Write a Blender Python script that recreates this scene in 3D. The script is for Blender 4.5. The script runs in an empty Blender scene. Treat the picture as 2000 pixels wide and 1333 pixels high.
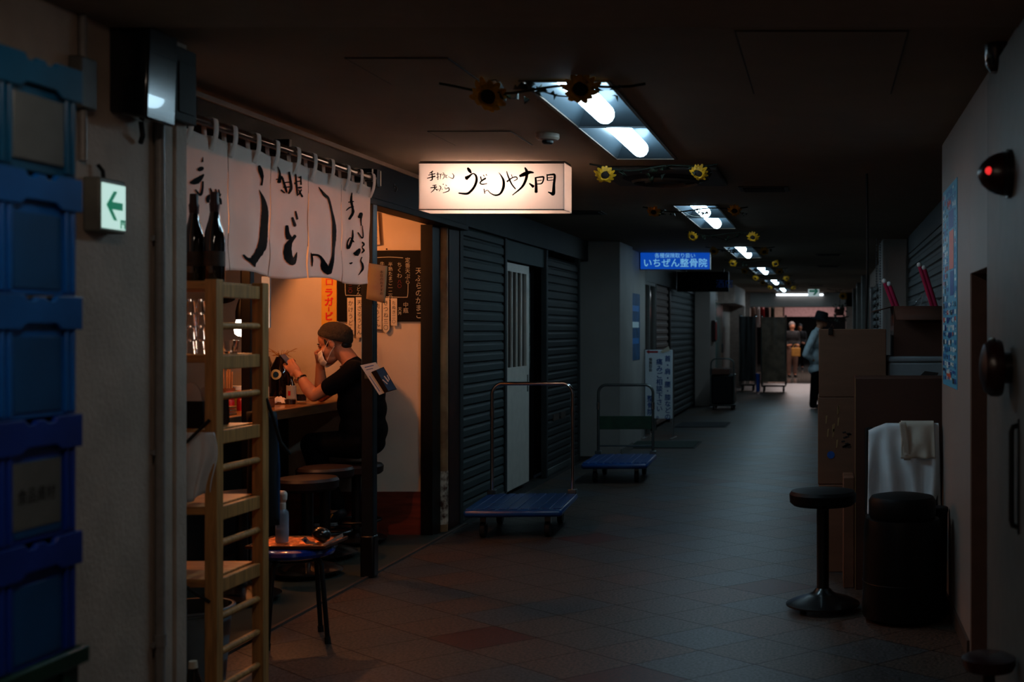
import bpy, bmesh, math, random
from mathutils import Vector, Matrix, Euler
C = bpy.context.scene.collection
SC = bpy.context.scene
random.seed(7)
PI = math.pi

# ------------------------------------------------------------------ camera, world, exposure
EYE = 1.4
FPX = 2400.0
cam = bpy.data.cameras.new('camera')
cam.sensor_width = 36.0
cam.lens = FPX / 2000.0 * 36.0
cam.shift_x = -0.3055
cam.shift_y = -0.01075
cam.clip_start = 0.05
cam.clip_end = 200
cam.dof.use_dof = True
cam.dof.focus_distance = 7.6
cam.dof.aperture_fstop = 2.8
cam_o = bpy.data.objects.new('camera', cam)
cam_o.location = (0, 0, EYE)
cam_o.rotation_euler = (PI / 2, 0, 0)
C.objects.link(cam_o)
SC.camera = cam_o
world = bpy.data.worlds.new('world')
SC.world = world
world.use_nodes = True
world.node_tree.nodes['Background'].inputs[0].default_value = (0.35, 0.55, 0.8, 1)
world.node_tree.nodes['Background'].inputs[1].default_value = 0.004
SC.view_settings.view_transform = 'Standard'
SC.view_settings.look = 'None'
SC.view_settings.gamma = 1
SC.view_settings.use_curve_mapping = False
SC.view_settings.exposure = 0.0

TUBE = 18.0          # corridor fluorescent tubes
WARM = (1.0, 0.32, 0.09)
COOL = (0.55, 0.83, 1.0)
BULB_W = 26.0       # noodle shop bulbs, watts


def lamp(name, kind, loc, energy, color, size=0.05, rot=(0, 0, 0), size_y=None):
    l = bpy.data.lights.new(name, kind)
    l.energy = energy
    l.color = color
    if kind == 'AREA':
        l.size = size
        if size_y:
            l.shape = 'RECTANGLE'
            l.size_y = size_y
    else:
        l.shadow_soft_size = size
    o = bpy.data.objects.new(name, l)
    o.location = loc
    o.rotation_euler = rot
    C.objects.link(o)
    return o


# ------------------------------------------------------------------ helpers
def at(px, py, Y):
    return Vector(((px - 1611) * Y / FPX, Y, EYE - (py - 645) * Y / FPX))


def lin(h):
    h = h.lstrip('#')
    out = []
    for i in (0, 2, 4):
        c = int(h[i:i + 2], 16) / 255
        out.append(c / 12.92 if c <= 0.04045 else ((c + 0.055) / 1.055) ** 2.4)
    return tuple(out)


MATS = {}


def mat(name, col, rough=0.6, metal=0.0, spec=0.5, var=0.12, scale=12.0, bump=0.0, bscale=60.0,
        emit=None, estr=0.0, trans=0.0, ior=1.45, stretch=None, col2=None, coat=0.0, sheen=0.0, alpha=1.0, translucent=0.0):
    m = bpy.data.materials.new(name)
    MATS[name] = m
    m.use_nodes = True
    nt = m.node_tree
    b = nt.nodes['Principled BSDF']
    c = lin(col) if isinstance(col, str) else col
    c2 = lin(col2) if isinstance(col2, str) else (col2 or tuple(max(0, x * (1 - var * 2)) for x in c))
    tc = nt.nodes.new('ShaderNodeTexCoord')
    mp = nt.nodes.new('ShaderNodeMapping')
    if stretch:
        mp.inputs['Scale'].default_value = stretch
    nt.links.new(tc.outputs['Object'], mp.inputs['Vector'])
    nz = nt.nodes.new('ShaderNodeTexNoise')
    nz.inputs['Scale'].default_value = scale
    nz.inputs['Detail'].default_value = 5
    nt.links.new(mp.outputs['Vector'], nz.inputs['Vector'])
    rp = nt.nodes.new('ShaderNodeValToRGB')
    rp.color_ramp.elements[0].position = 0.35
    rp.color_ramp.elements[1].position = 0.65
    rp.color_ramp.elements[0].color = (*c2, 1)
    rp.color_ramp.elements[1].color = (*c, 1)
    nt.links.new(nz.outputs['Fac'], rp.inputs['Fac'])
    nt.links.new(rp.outputs['Color'], b.inputs['Base Color'])
    b.inputs['Roughness'].default_value = rough
    b.inputs['Metallic'].default_value = metal
    b.inputs['Specular IOR Level'].default_value = spec
    b.inputs['IOR'].default_value = ior
    b.inputs['Transmission Weight'].default_value = trans
    b.inputs['Coat Weight'].default_value = coat
    b.inputs['Sheen Weight'].default_value = sheen
    b.inputs['Alpha'].default_value = alpha
    if bump:
        n2 = nt.nodes.new('ShaderNodeTexNoise')
        n2.inputs['Scale'].default_value = bscale
        n2.inputs['Detail'].default_value = 6
        nt.links.new(mp.outputs['Vector'], n2.inputs['Vector'])
        bp = nt.nodes.new('ShaderNodeBump')
        bp.inputs['Strength'].default_value = bump
        bp.inputs['Distance'].default_value = 0.01
        nt.links.new(n2.outputs['Fac'], bp.inputs['Height'])
        nt.links.new(bp.outputs['Normal'], b.inputs['Normal'])
    if emit:
        b.inputs['Emission Color'].default_value = (*emit, 1)
        b.inputs['Emission Strength'].default_value = estr
    if translucent:
        tr = nt.nodes.new('ShaderNodeBsdfTranslucent')
        nt.links.new(rp.outputs['Color'], tr.inputs['Color'])
        mx = nt.nodes.new('ShaderNodeMixShader')
        mx.inputs[0].default_value = translucent
        nt.links.new(b.outputs[0], mx.inputs[1])
        nt.links.new(tr.outputs[0], mx.inputs[2])
        nt.links.new(mx.outputs[0], nt.nodes['Material Output'].inputs['Surface'])
    return m


class MB:
    """collects shapes, links them as one mesh object"""

    def __init__(s):
        s.v = []
        s.f = []
        s.mi = []

    def add(s, vs, fs, m=0):
        o = len(s.v)
        s.v += [Vector(x) for x in vs]
        s.f += [tuple(i + o for i in f) for f in fs]
        s.mi += [m] * len(fs)
        return s

    def box(s, x0, x1, y0, y1, z0, z1, m=0, M=None):
        if x0 > x1: x0, x1 = x1, x0
        if y0 > y1: y0, y1 = y1, y0
        if z0 > z1: z0, z1 = z1, z0
        vs = [Vector(p) for p in ((x0, y0, z0), (x1, y0, z0), (x1, y1, z0), (x0, y1, z0), (x0, y0, z1), (x1, y0, z1), (x1, y1, z1), (x0, y1, z1))]
        if M is not None:
            vs = [M @ p for p in vs]
        return s.add(vs, [(0, 3, 2, 1), (4, 5, 6, 7), (0, 1, 5, 4), (1, 2, 6, 5), (2, 3, 7, 6), (3, 0, 4, 7)], m)

    def quad(s, a, b, c, d, m=0):
        return s.add([a, b, c, d], [(0, 1, 2, 3)], m)

    def cyl(s, p0, p1, r0, r1=None, n=16, m=0, caps=True):
        r1 = r0 if r1 is None else r1
        p0 = Vector(p0); p1 = Vector(p1)
        d = (p1 - p0).normalized()
        a = d.orthogonal().normalized()
        b = d.cross(a)
        vs = []
        for p, r in ((p0, r0), (p1, r1)):
            for i in range(n):
                t = 2 * PI * i / n
                vs.append(p + (a * math.cos(t) + b * math.sin(t)) * r)
        fs = [(i, (i + 1) % n, n + (i + 1) % n, n + i) for i in range(n)]
        if caps:
            fs += [tuple(range(n - 1, -1, -1)), tuple(range(n, 2 * n))]
        return s.add(vs, fs, m)

    def tube(s, pts, r, n=8, m=0, caps=True):
        pts = [Vector(p) for p in pts]
        k = len(pts)
        rr = r if isinstance(r, (list, tuple)) else [r] * k
        vs = []
        up = None
        for i, p in enumerate(pts):
            d = (pts[min(i + 1, k - 1)] - pts[max(i - 1, 0)]).normalized()
            if up is None:
                up = d.orthogonal().normalized()
            up = (up - d * up.dot(d))
            up = up.normalized() if up.length > 1e-6 else d.orthogonal().normalized()
            b = d.cross(up)
            for j in range(n):
                t = 2 * PI * j / n
                vs.append(p + (up * math.cos(t) + b * math.sin(t)) * rr[i])
        fs = []
        for i in range(k - 1):
            for j in range(n):
                fs.append((i * n + j, i * n + (j + 1) % n, (i + 1) * n + (j + 1) % n, (i + 1) * n + j))
        if caps:
            fs += [tuple(range(n - 1, -1, -1)), tuple(range((k - 1) * n, k * n))]
        return s.add(vs, fs, m)

    def lathe(s, prof, c=(0, 0, 0), n=24, m=0, M=None):
        c = Vector(c)
        vs = []
        for r, z in prof:
            for i in range(n):
                t = 2 * PI * i / n
                p = Vector((math.cos(t) * r, math.sin(t) * r, z))
                vs.append((M @ p if M is not None else p) + c)
        fs = []
        for k in range(len(prof) - 1):
            for i in range(n):
                fs.append((k * n + i, k * n + (i + 1) % n, (k + 1) * n + (i + 1) % n, (k + 1) * n + i))
        if prof[0][0] > 1e-5:
            fs.append(tuple(range(n - 1, -1, -1)))
        if prof[-1][0] > 1e-5:
            fs.append(tuple(range((len(prof) - 1) * n, len(prof) * n)))
        return s.add(vs, fs, m)

    def ell(s, c, r, n=16, m=0, M=None):
        if not isinstance(r, (tuple, list)):
            r = (r, r, r)
        c = Vector(c)
        h = n // 2
        vs = []
        for k in range(h + 1):
            a = -PI / 2 + PI * k / h
            for i in range(n):
                t = 2 * PI * i / n
                p = Vector((math.cos(a) * math.cos(t) * r[0], math.cos(a) * math.sin(t) * r[1], math.sin(a) * r[2]))
                vs.append((M @ p if M is not None else p) + c)
        fs = []
        for k in range(h):
            for i in range(n):
                fs.append((k * n + i, k * n + (i + 1) % n, (k + 1) * n + (i + 1) % n, (k + 1) * n + i))
        return s.add(vs, fs, m)

    def prism(s, poly, fn, t=0.002, m=0):
        """a polygon of (u,v) given thickness t along fn's third argument"""
        n = len(poly)
        vs = [fn(u, v, 0) for u, v in poly] + [fn(u, v, t) for u, v in poly]
        fs = [tuple(range(n - 1, -1, -1)), tuple(range(n, 2 * n))]
        fs += [(i, (i + 1) % n, n + (i + 1) % n, n + i) for i in range(n)]
        return s.add(vs, fs, m)

    def grid(s, f, nu, nv, m=0):
        vs = [f(i / nu, j / nv) for j in range(nv + 1) for i in range(nu + 1)]
        fs = []
        for j in range(nv):
            for i in range(nu):
                a = j * (nu + 1) + i
                fs.append((a, a + 1, a + nu + 2, a + nu + 1))
        return s.add(vs, fs, m)

    def chain(s, pts, n=12, m=0):
        """capsules through (point, radius) pairs, for growing bodies"""
        for i, (p, r) in enumerate(pts):
            s.ell(p, r, n, m)
            if i:
                s.cyl(pts[i - 1][0], p, pts[i - 1][1], r, n, m)
        return s

    def mesh(s, name, mats):
        me = bpy.data.meshes.new(name)
        me.from_pydata([tuple(v) for v in s.v], [], s.f)
        if not isinstance(mats, (list, tuple)):
            mats = [mats]
        for m in mats:
            me.materials.append(MATS[m] if isinstance(m, str) else m)
        me.polygons.foreach_set('material_index', s.mi)
        return me

    def build(s, name, mats, parent=None, loc=(0, 0, 0), rot=(0, 0, 0), bevel=0, smooth=True, solid=0, fix=True, angle=35, subsurf=0):
        me = s.mesh(name, mats)
        if fix:
            bm = bmesh.new()
            bm.from_mesh(me)
            bmesh.ops.remove_doubles(bm, verts=bm.verts, dist=1e-6)
            bmesh.ops.recalc_face_normals(bm, faces=bm.faces)
            bm.to_mesh(me)
            bm.free()
        if smooth:
            me.polygons.foreach_set('use_smooth', [True] * len(me.polygons))
            me.set_sharp_from_angle(angle=math.radians(angle))
        o = bpy.data.objects.new(name, me)
        C.objects.link(o)
        o.location = loc
        o.rotation_euler = rot
        if parent:
            o.parent = parent
        if solid:
            md = o.modifiers.new('thick', 'SOLIDIFY')
            md.thickness = solid
            md.offset = 0
        if bevel:
            md = o.modifiers.new('edge', 'BEVEL')
            md.width = bevel
            md.segments = 2
            md.limit_method = 'ANGLE'
            md.angle_limit = math.radians(50)
        if subsurf:
            md = o.modifiers.new('sub', 'SUBSURF')
            md.levels = md.render_levels = subsurf
        return o


def grown(mb, voxel, name, m, parent, smooth=3, factor=0.5):
    """one continuous skin over overlapping body volumes"""
    me = mb.mesh('tmp', m)
    o = bpy.data.objects.new('tmp', me)
    C.objects.link(o)
    md = o.modifiers.new('r', 'REMESH')
    md.mode = 'VOXEL'
    md.voxel_size = voxel
    md.use_smooth_shade = True
    if smooth:
        sm = o.modifiers.new('s', 'SMOOTH')
        sm.iterations = smooth
        sm.factor = factor
    bpy.context.view_layer.update()
    dg = bpy.context.evaluated_depsgraph_get()
    out = bpy.data.meshes.new_from_object(o.evaluated_get(dg))
    bpy.data.objects.remove(o)
    out.name = name
    out.polygons.foreach_set('use_smooth', [True] * len(out.polygons))
    if not out.materials:
        out.materials.append(MATS[m] if isinstance(m, str) else m)
    p = bpy.data.objects.new(name, out)
    C.objects.link(p)
    p.parent = parent
    return p


def tag(o, label, cat, group=None):
    o['label'] = label
    o['category'] = cat
    if group:
        o['group'] = group
    return o


def struct(o):
    o['kind'] = 'structure'
    return o


def thing(name, label, cat, loc=(0, 0, 0), rotz=0, group=None):
    o = bpy.data.objects.new(name, None)
    o.empty_display_size = 0.1
    C.objects.link(o)
    o.location = loc
    o.rotation_euler = (0, 0, rotz)
    return tag(o, label, cat, group)


def dup(root, loc, rotz=None, label=None, group=None):
    def rec(o, par):
        c = o.copy()
        C.objects.link(c)
        if par:
            c.parent = par
        for ch in list(kids.get(o.name, ())):
            rec(ch, c)
        return c
    kids = {}
    for o in list(C.objects):
        if o.parent:
            kids.setdefault(o.parent.name, []).append(o)
    r = rec(root, None)
    r.location = loc
    if rotz is not None:
        r.rotation_euler = (0, 0, rotz)
    if label: r['label'] = label
    if group: r['group'] = group
    return r


def smooth_pts(pts, k=8):
    """Catmull-Rom through tuples of any length"""
    if len(pts) < 3:
        return [tuple(a + (b - a) * i / k for a, b in zip(pts[0], pts[1])) for i in range(k + 1)]
    out = []
    for i in range(len(pts) - 1):
        p0 = pts[max(i - 1, 0)]; p1 = pts[i]; p2 = pts[i + 1]; p3 = pts[min(i + 2, len(pts) - 1)]
        for j in range(k):
            t = j / k
            out.append(tuple(0.5 * (2 * b + (c - a) * t + (2 * a - 5 * b + 4 * c - d) * t * t + (3 * b - a - 3 * c + d) * t ** 3)
                             for a, b, c, d in zip(p0, p1, p2, p3)))
    out.append(tuple(pts[-1]))
    return out


def brush(mb, strokes, conv, m=0, ragged=0.0, bold=1.0, across=1):
    """ink strokes of (x, y, width) in drawing units, laid on a surface by conv(x, y)"""
    for k, st in enumerate(strokes):
        ps = smooth_pts([tuple(map(float, p)) for p in st], 7)
        n = len(ps)
        L = []; R = []
        for i, (x, y, w) in enumerate(ps):
            a = ps[max(i - 1, 0)]; b = ps[min(i + 1, n - 1)]
            dx, dy = b[0] - a[0], b[1] - a[1]
            d = math.hypot(dx, dy) or 1
            w = max(w * bold, 1.0) / 2
            if ragged:
                w *= 1 + random.uniform(-ragged, ragged)
            L.append((x - dy / d * w, y + dx / d * w))
            R.append((x + dy / d * w, y - dx / d * w))
        # round ends
        def cap(i, sgn):
            x, y, w = ps[i]
            a = ps[max(i - 1, 0)]; b = ps[min(i + 1, n - 1)]
            d = math.hypot(b[0] - a[0], b[1] - a[1]) or 1
            e = max(w, 1) * 0.32 * sgn
            return (x + (b[0] - a[0]) / d * e, y + (b[1] - a[1]) / d * e)
        K = across
        vs = [conv(*cap(0, -1))]
        for (lx, ly), (rx, ry) in zip(L, R):
            vs += [conv(lx + (rx - lx) * q / K, ly + (ry - ly) * q / K) for q in range(K + 1)]
        vs.append(conv(*cap(n - 1, 1)))
        e = len(vs) - 1
        fs = []
        for q in range(K):
            fs.append((0, 1 + q, 2 + q))
            for i in range(n - 1):
                a = 1 + i * (K + 1) + q
                fs.append((a, a + K + 1, a + K + 2, a + 1))
            a = 1 + (n - 1) * (K + 1) + q
            fs.append((a, e, a + 1))
        mb.add(vs, fs, m)


GLYPH = {}


def glyph(ch):
    if ch not in GLYPH:
        cu = bpy.data.curves.new('g', 'FONT')
        cu.body = ch
        cu.resolution_u = 3
        o = bpy.data.objects.new('g', cu)
        C.objects.link(o)
        bpy.context.view_layer.update()
        me = bpy.data.meshes.new_from_object(o.evaluated_get(bpy.context.evaluated_depsgraph_get()))
        GLYPH[ch] = ([(v.co.x, v.co.y) for v in me.vertices], [tuple(p.vertices) for p in me.polygons])
        bpy.data.objects.remove(o)
    return GLYPH[ch]


def write(mb, text, u0, v0, h, conv, m=0, vertical=False, sx=1.0, pitch=1.0, bold=0.0):
    """text whose first character's cell has its upper left corner at (u0, v0); h = cell size"""
    u, v = u0, v0
    for ch in text:
        if ch != ' ':
            vs, fs = glyph(ch)
            if ord(ch) < 256:
                adv = (max(x for x, y in vs) + 0.08) if vs else 0.4
            else:
                adv = 1.0
            offs = [(0, 0)] + ([(bold, 0), (0, bold), (bold, bold)] if bold else [])
            for q, (dx, dy) in enumerate(offs):     # the bold copies lie a hair in front of each other
                mb.add([Vector(conv(u + (x * sx + dx) * h, v - h * 0.88 + (y + dy) * h)) + Vector((0, -0.0006 * q, 0)) for x, y in vs], fs, m)
        else:
            adv = 0.6
        if vertical:
            v -= h * pitch
        else:
            u += h * adv * sx * pitch


def faces_cam(Y):       # a vertical plane seen from the south: u = X, v = Z
    return lambda u, v: (u, Y, v)


def faces_east(X):      # a wall whose face looks along +X: u = Y, v = Z
    return lambda u, v: (X, u, v)

# ------------------------------------------------------------------ materials
mat('tile_dark', '#544a42', 0.42, var=0.4, scale=75, bump=0.12, bscale=220)
mat('tile_grey', '#474a4c', 0.40, var=0.4, scale=75, bump=0.12, bscale=220)
mat('tile_brown', '#5c473b', 0.42, var=0.4, scale=75, bump=0.12, bscale=220)
mat('tile_red', '#4a1c13', 0.42, var=0.3, scale=75, bump=0.12, bscale=220)
mat('grout', '#16120f', 0.8)
mat('lino', '#2f3934', 0.45, var=0.12, scale=3, bump=0.05)
mat('plaster', '#bba898', 0.7, var=0.10, scale=5, bump=0.35, bscale=55)
mat('plaster_grey', '#8f8a85', 0.65, var=0.06, scale=3, bump=0.1, bscale=30)
mat('panel_wall', '#8d7f77', 0.5, var=0.05, scale=2, bump=0.03)
mat('reveal', '#6e5145', 0.6, var=0.1)
mat('ceiling', '#85735f', 0.85, var=0.05, scale=4, bump=0.15, bscale=300)
mat('soffit', '#8f7c6c', 0.8, var=0.05)
mat('hatch', '#6d5e52', 0.8)
mat('shop_wall', '#cfc0ad', 0.6, var=0.07, scale=2.5, bump=0.05)
mat('wainscot', '#7a2f1c', 0.5, var=0.25, scale=4, stretch=(1, 1, 8))
mat('dark_paint', '#0b0907', 0.45, var=0.2, spec=0.2)
mat('fascia', '#19120d', 0.5, var=0.2, scale=4, spec=0.15)
mat('post_paint', '#161b1e', 0.35, var=0.2)
mat('rust', '#a58259', 0.6, var=0.2, scale=5, col2='#6b4526')
mat('rust_flake', '#c9bca8', 0.7, var=0.3, scale=30, col2='#4a2615', bump=0.4)
mat('brown_paint', '#3c1b12', 0.5, var=0.2, spec=0.2)
mat('shutter', '#3c4546', 0.6, metal=0.0, var=0.12, scale=2, spec=0.3)
mat('shutter_dark', '#2c3031', 0.6, var=0.12, scale=2, spec=0.3)
mat('shutter_pale', '#a9a39b', 0.5, var=0.1)
mat('door_white', '#c3bdb3', 0.5, var=0.05)
mat('glass_dim', '#3a2f2b', 0.12, var=0.4, scale=3)
mat('glass_green', '#5d6b66', 0.2, var=0.1)
mat('steel', '#b9bcc0', 0.22, metal=1.0, var=0.05)
mat('steel_dull', '#6a7270', 0.35, metal=0.9, var=0.1)
mat('chrome', '#d8dadd', 0.1, metal=1.0, var=0.02)
mat('black_metal', '#0c0c0d', 0.35, var=0.1)
mat('black_gloss', '#08090a', 0.3, var=0.1, coat=0.5)
mat('black_plastic', '#060607', 0.45, var=0.1, spec=0.25)
mat('black_vinyl', '#050506', 0.55, var=0.1, bump=0.1, spec=0.2)
mat('red_vinyl', '#1c0806', 0.5, var=0.1)
mat('rubber', '#0a0a0a', 0.7)
mat('blue_plastic', '#0a3f7e', 0.35, var=0.12, scale=6)
mat('crate_blue', '#0b5cb4', 0.35, var=0.15, scale=5)
mat('crate_teal', '#0d4c74', 0.3, var=0.15, scale=5)
mat('crate_navy', '#0a349a', 0.35, var=0.15, scale=5)
mat('crate_inset', '#084a88', 0.4, var=0.15, scale=5)
mat('crate_green', '#0d3a2a', 0.45, var=0.2)
mat('clear_panel', '#5d6567', 0.25, var=0.2, scale=4)
mat('stool_blue', '#0b2f86', 0.15, coat=0.6, var=0.1)
mat('pine', '#c48c50', 0.5, var=0.2, scale=5, stretch=(14, 14, 1.2), bump=0.05)
mat('pine_board', '#c48c50', 0.45, var=0.25, scale=5, stretch=(1.2, 14, 14), bump=0.05)
mat('counter_wood', '#a96a30', 0.28, var=0.3, scale=6, stretch=(10, 1, 10), coat=0.3)
mat('counter_edge', '#6b4a2b', 0.4, var=0.2, scale=6, stretch=(10, 1, 10))
mat('counter_front', '#1b1512', 0.6)
mat('noren_cloth', '#f5e3d6', 0.9, var=0.03, scale=6, bump=0.1, bscale=250, translucent=0.36)
mat('ink', '#070708', 0.7, var=0.02, spec=0.08)
mat('ink_brown', '#2a120b', 0.7)
mat('rod', '#3d2013', 0.25, var=0.2, coat=0.4)
mat('paper', '#cdbfa8', 0.8, var=0.05)
mat('paper_white', '#d8d8d6', 0.7, var=0.03)
mat('paper_kraft', '#b08f5d', 0.8, var=0.12, scale=9, col2='#a5745a')
mat('poster_yellow', '#e0a52e', 0.6, var=0.06)
mat('red_print', '#e0181c', 0.6, var=0.05)
mat('board_black', '#060607', 0.6, var=0.1, spec=0.12)
mat('chalk', '#b9b3a6', 0.9)
mat('chalk_yellow', '#b08a3a', 0.9)
mat('chalk_red', '#7c2f36', 0.9)
mat('sign_face', '#f7ece6', 0.5, var=0.01, translucent=0.85)
mat('sign_lamp', '#ffffff', 0.5, emit=(1.0, 0.76, 0.62), estr=46.0)
mat('bulb_warm', '#ffffff', 0.5, emit=(1.0, 0.62, 0.32), estr=14.0)
mat('bulb_white', '#ffffff', 0.5, emit=(1.0, 0.86, 0.72), estr=7.0)
mat('tube', '#ffffff', 0.5, emit=COOL, estr=TUBE)
mat('tube_near', '#ffffff', 0.5, emit=(1.0, 0.78, 0.62), estr=TUBE * 0.8)
mat('tube_far', '#ffffff', 0.5, emit=(0.85, 0.92, 1.0), estr=3.0)
mat('reflector', '#3f4a52', 0.3, metal=0.0, var=0.03)
mat('clinic_blue', '#04123c', 0.4, emit=(0.003, 0.068, 0.48), estr=0.75, var=0.02)
mat('clinic_text', '#3a7898', 0.4, emit=(0.25, 0.66, 1.0), estr=0.6)
mat('exit_white', '#e8f5ef', 0.4, emit=(0.62, 0.92, 0.84), estr=0.72)
mat('exit_green', '#0b6b48', 0.4, emit=(0.004, 0.16, 0.085), estr=0.75)
mat('exit_box', '#74746c', 0.5)
mat('far_exit_white', '#dfe6e6', 0.4, emit=(0.55, 0.68, 0.70), estr=0.42)
mat('far_exit_green', '#0b5b48', 0.4, emit=(0.005, 0.09, 0.06), estr=0.55)
mat('board_white', '#d7e2ea', 0.5, var=0.02)
mat('print_blue', '#0e4a94', 0.6, var=0.02)
mat('print_red', '#a01a22', 0.6, var=0.02)
mat('mat_green', '#12261f', 0.9, bump=0.3, bscale=300)
mat('mat_grey', '#1b1f24', 0.9, bump=0.3, bscale=300)
mat('cardboard', '#6f4a35', 0.75, var=0.08, scale=4, stretch=(1, 1, 6))
mat('cardboard_dark', '#49291b', 0.8, var=0.1, scale=4)
mat('tape', '#9c7a52', 0.35, var=0.05)
mat('styrofoam', '#7d8489', 0.7, var=0.05, bump=0.1, bscale=120)
mat('print_dark', '#2b2320', 0.7)
mat('cloth_white', '#dfe4e8', 0.9, var=0.08, scale=7, bump=0.15, bscale=40)
mat('cloth_cream', '#c9bfb0', 0.9, var=0.08, scale=7, bump=0.15, bscale=40)
mat('pink_rod', '#b5274f', 0.4, var=0.1)
mat('glass', '#ffffff', 0.03, trans=1.0, ior=1.45, var=0)
mat('bottle_glass', '#140806', 0.07, var=0.2, coat=0.4, spec=0.7)
mat('bottle_green', '#0b120d', 0.08, var=0.2, coat=0.4)
mat('label_gold', '#3d2a1e', 0.6, var=0.3, scale=30)
mat('foil', '#3a0d0a', 0.4, var=0.3, scale=30)
mat('cream_plastic', '#d7cfa4', 0.5)
mat('plastic_red', '#b0161a', 0.35)
mat('chopstick', '#d89a62', 0.6, var=0.15)
mat('holder', '#9b5a34', 0.5, var=0.2)
mat('yellow_lid', '#d8a21e', 0.4)
mat('napkin', '#e0cfc4', 0.85, var=0.05)
mat('grey_bin', '#6f7c86', 0.4, var=0.08)
mat('spray_clear', '#9fb0c4', 0.2, var=0.1, alpha=0.55)
mat('white_plastic', '#d6cfc4', 0.4)
mat('tray_wood', '#5a2f1a', 0.3, var=0.3, scale=20)
mat('copper_foil', '#f0935a', 0.28, metal=0.9, var=0.3, scale=40, bump=0.8, bscale=55)
mat('skin', '#b5785a', 0.5, var=0.06, scale=20, spec=0.4)
mat('shirt_navy', '#08080c', 0.85, var=0.15, bump=0.15, bscale=40, spec=0.08)
mat('collar_red', '#3a141c', 0.85)
mat('trousers', '#050507', 0.85, var=0.15, spec=0.08)
mat('beanie', '#33291f', 0.95, var=0.2, scale=60, bump=0.4, bscale=120)
mat('mask', '#ddd3cb', 0.85, var=0.05, bump=0.15, bscale=50)
mat('hair', '#0d0a09', 0.7)
mat('watch', '#5a5048', 0.25, metal=0.9)
mat('phone', '#0b0b0d', 0.15)
mat('screen', '#101418', 0.1, emit=(0.5, 0.6, 0.7), estr=0.03)
mat('shoe', '#121316', 0.6)
mat('shoe_orange', '#d0781c', 0.6)
mat('shoe_grey', '#7b7b7c', 0.6)
mat('denim_shirt', '#c3d0d6', 0.85, var=0.15, scale=9, bump=0.2, bscale=30)
mat('hat', '#0d0f14', 0.85)
mat('bag_navy', '#07131f', 0.7, var=0.2, bump=0.1)
mat('bag_blue', '#0d3d66', 0.6)
mat('cover_brown', '#77614e', 0.3, var=0.3, scale=5, bump=0.5, bscale=9)
mat('cover_dark', '#1d1b1a', 0.35, var=0.3, scale=5)
mat('petal', '#e0a012', 0.6, var=0.2, scale=40)
mat('flower_core', '#20130a', 0.9, bump=0.5, bscale=300)
mat('leaf', '#16240f', 0.7, var=0.3)
mat('vine', '#131a0c', 0.8)
mat('ac_panel', '#4a433c', 0.6)
mat('slot', '#0b0a09', 0.7)
mat('detector', '#8a7a6c', 0.45)
mat('alarm_red', '#240506', 0.3, var=0.1)
mat('red_glow', '#ff2020', 0.4, emit=(0.9, 0.03, 0.03), estr=0.9)
mat('alarm_black', '#0f0c0c', 0.25, coat=0.4)
mat('trim_grey', '#5d5b57', 0.5, var=0.08, bump=0.1)
mat('trim_brown', '#4d3f37', 0.5, var=0.08)
mat('conduit', '#8d8884', 0.4, var=0.08, scale=30, bump=0.2)
mat('speaker_case', '#12161a', 0.18, coat=0.4)
mat('hall_wall', '#9a8377', 0.7)
mat('hall_pink', '#b58f90', 0.7)
mat('hall_floor', '#7b746c', 0.08, var=0.1)
mat('hall_ceiling', '#a58780', 0.8)
mat('cool_blue', '#0d4ca0', 0.4)
mat('mustard', '#a8742c', 0.7)
mat('jacket_dark', '#0d0e10', 0.85)
mat('grey_hair', '#6d6460', 0.8)
mat('clinic_poster', '#17507c', 0.5, var=0.25, scale=7)
for nm in ('tile_dark', 'tile_grey', 'tile_brown', 'tile_red'):
    for nd in MATS[nm].node_tree.nodes:
        if nd.type == 'VALTORGB':
            nd.color_ramp.elements[0].position = 0.44
            nd.color_ramp.elements[1].position = 0.56
for nm, h in dict(p_blue='#1f6fb0', p_cyan='#4fa2c4', p_pale='#d3e6ea', p_red='#b83a30', p_orange='#d0522a', p_navy='#123f8c', p_pink='#b46a86', p_dark='#27323c').items():
    mat(nm, h, 0.4, var=0.03)

# ------------------------------------------------------------------ the setting
CEIL = 2.38
XW = -2.2            # plaster wall at the near corner
XF = -2.58           # shop front line
XR = 0.62            # panelled wall on the other side
YB = 8.36            # cross wall inside the noodle shop
LX0, LX1 = -1.19, -0.855
LIGHTS = [4.83 + 4.8 * k for k in range(6)]
NEAR_LIGHT = 0.35
LLEN = 2.19

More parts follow.
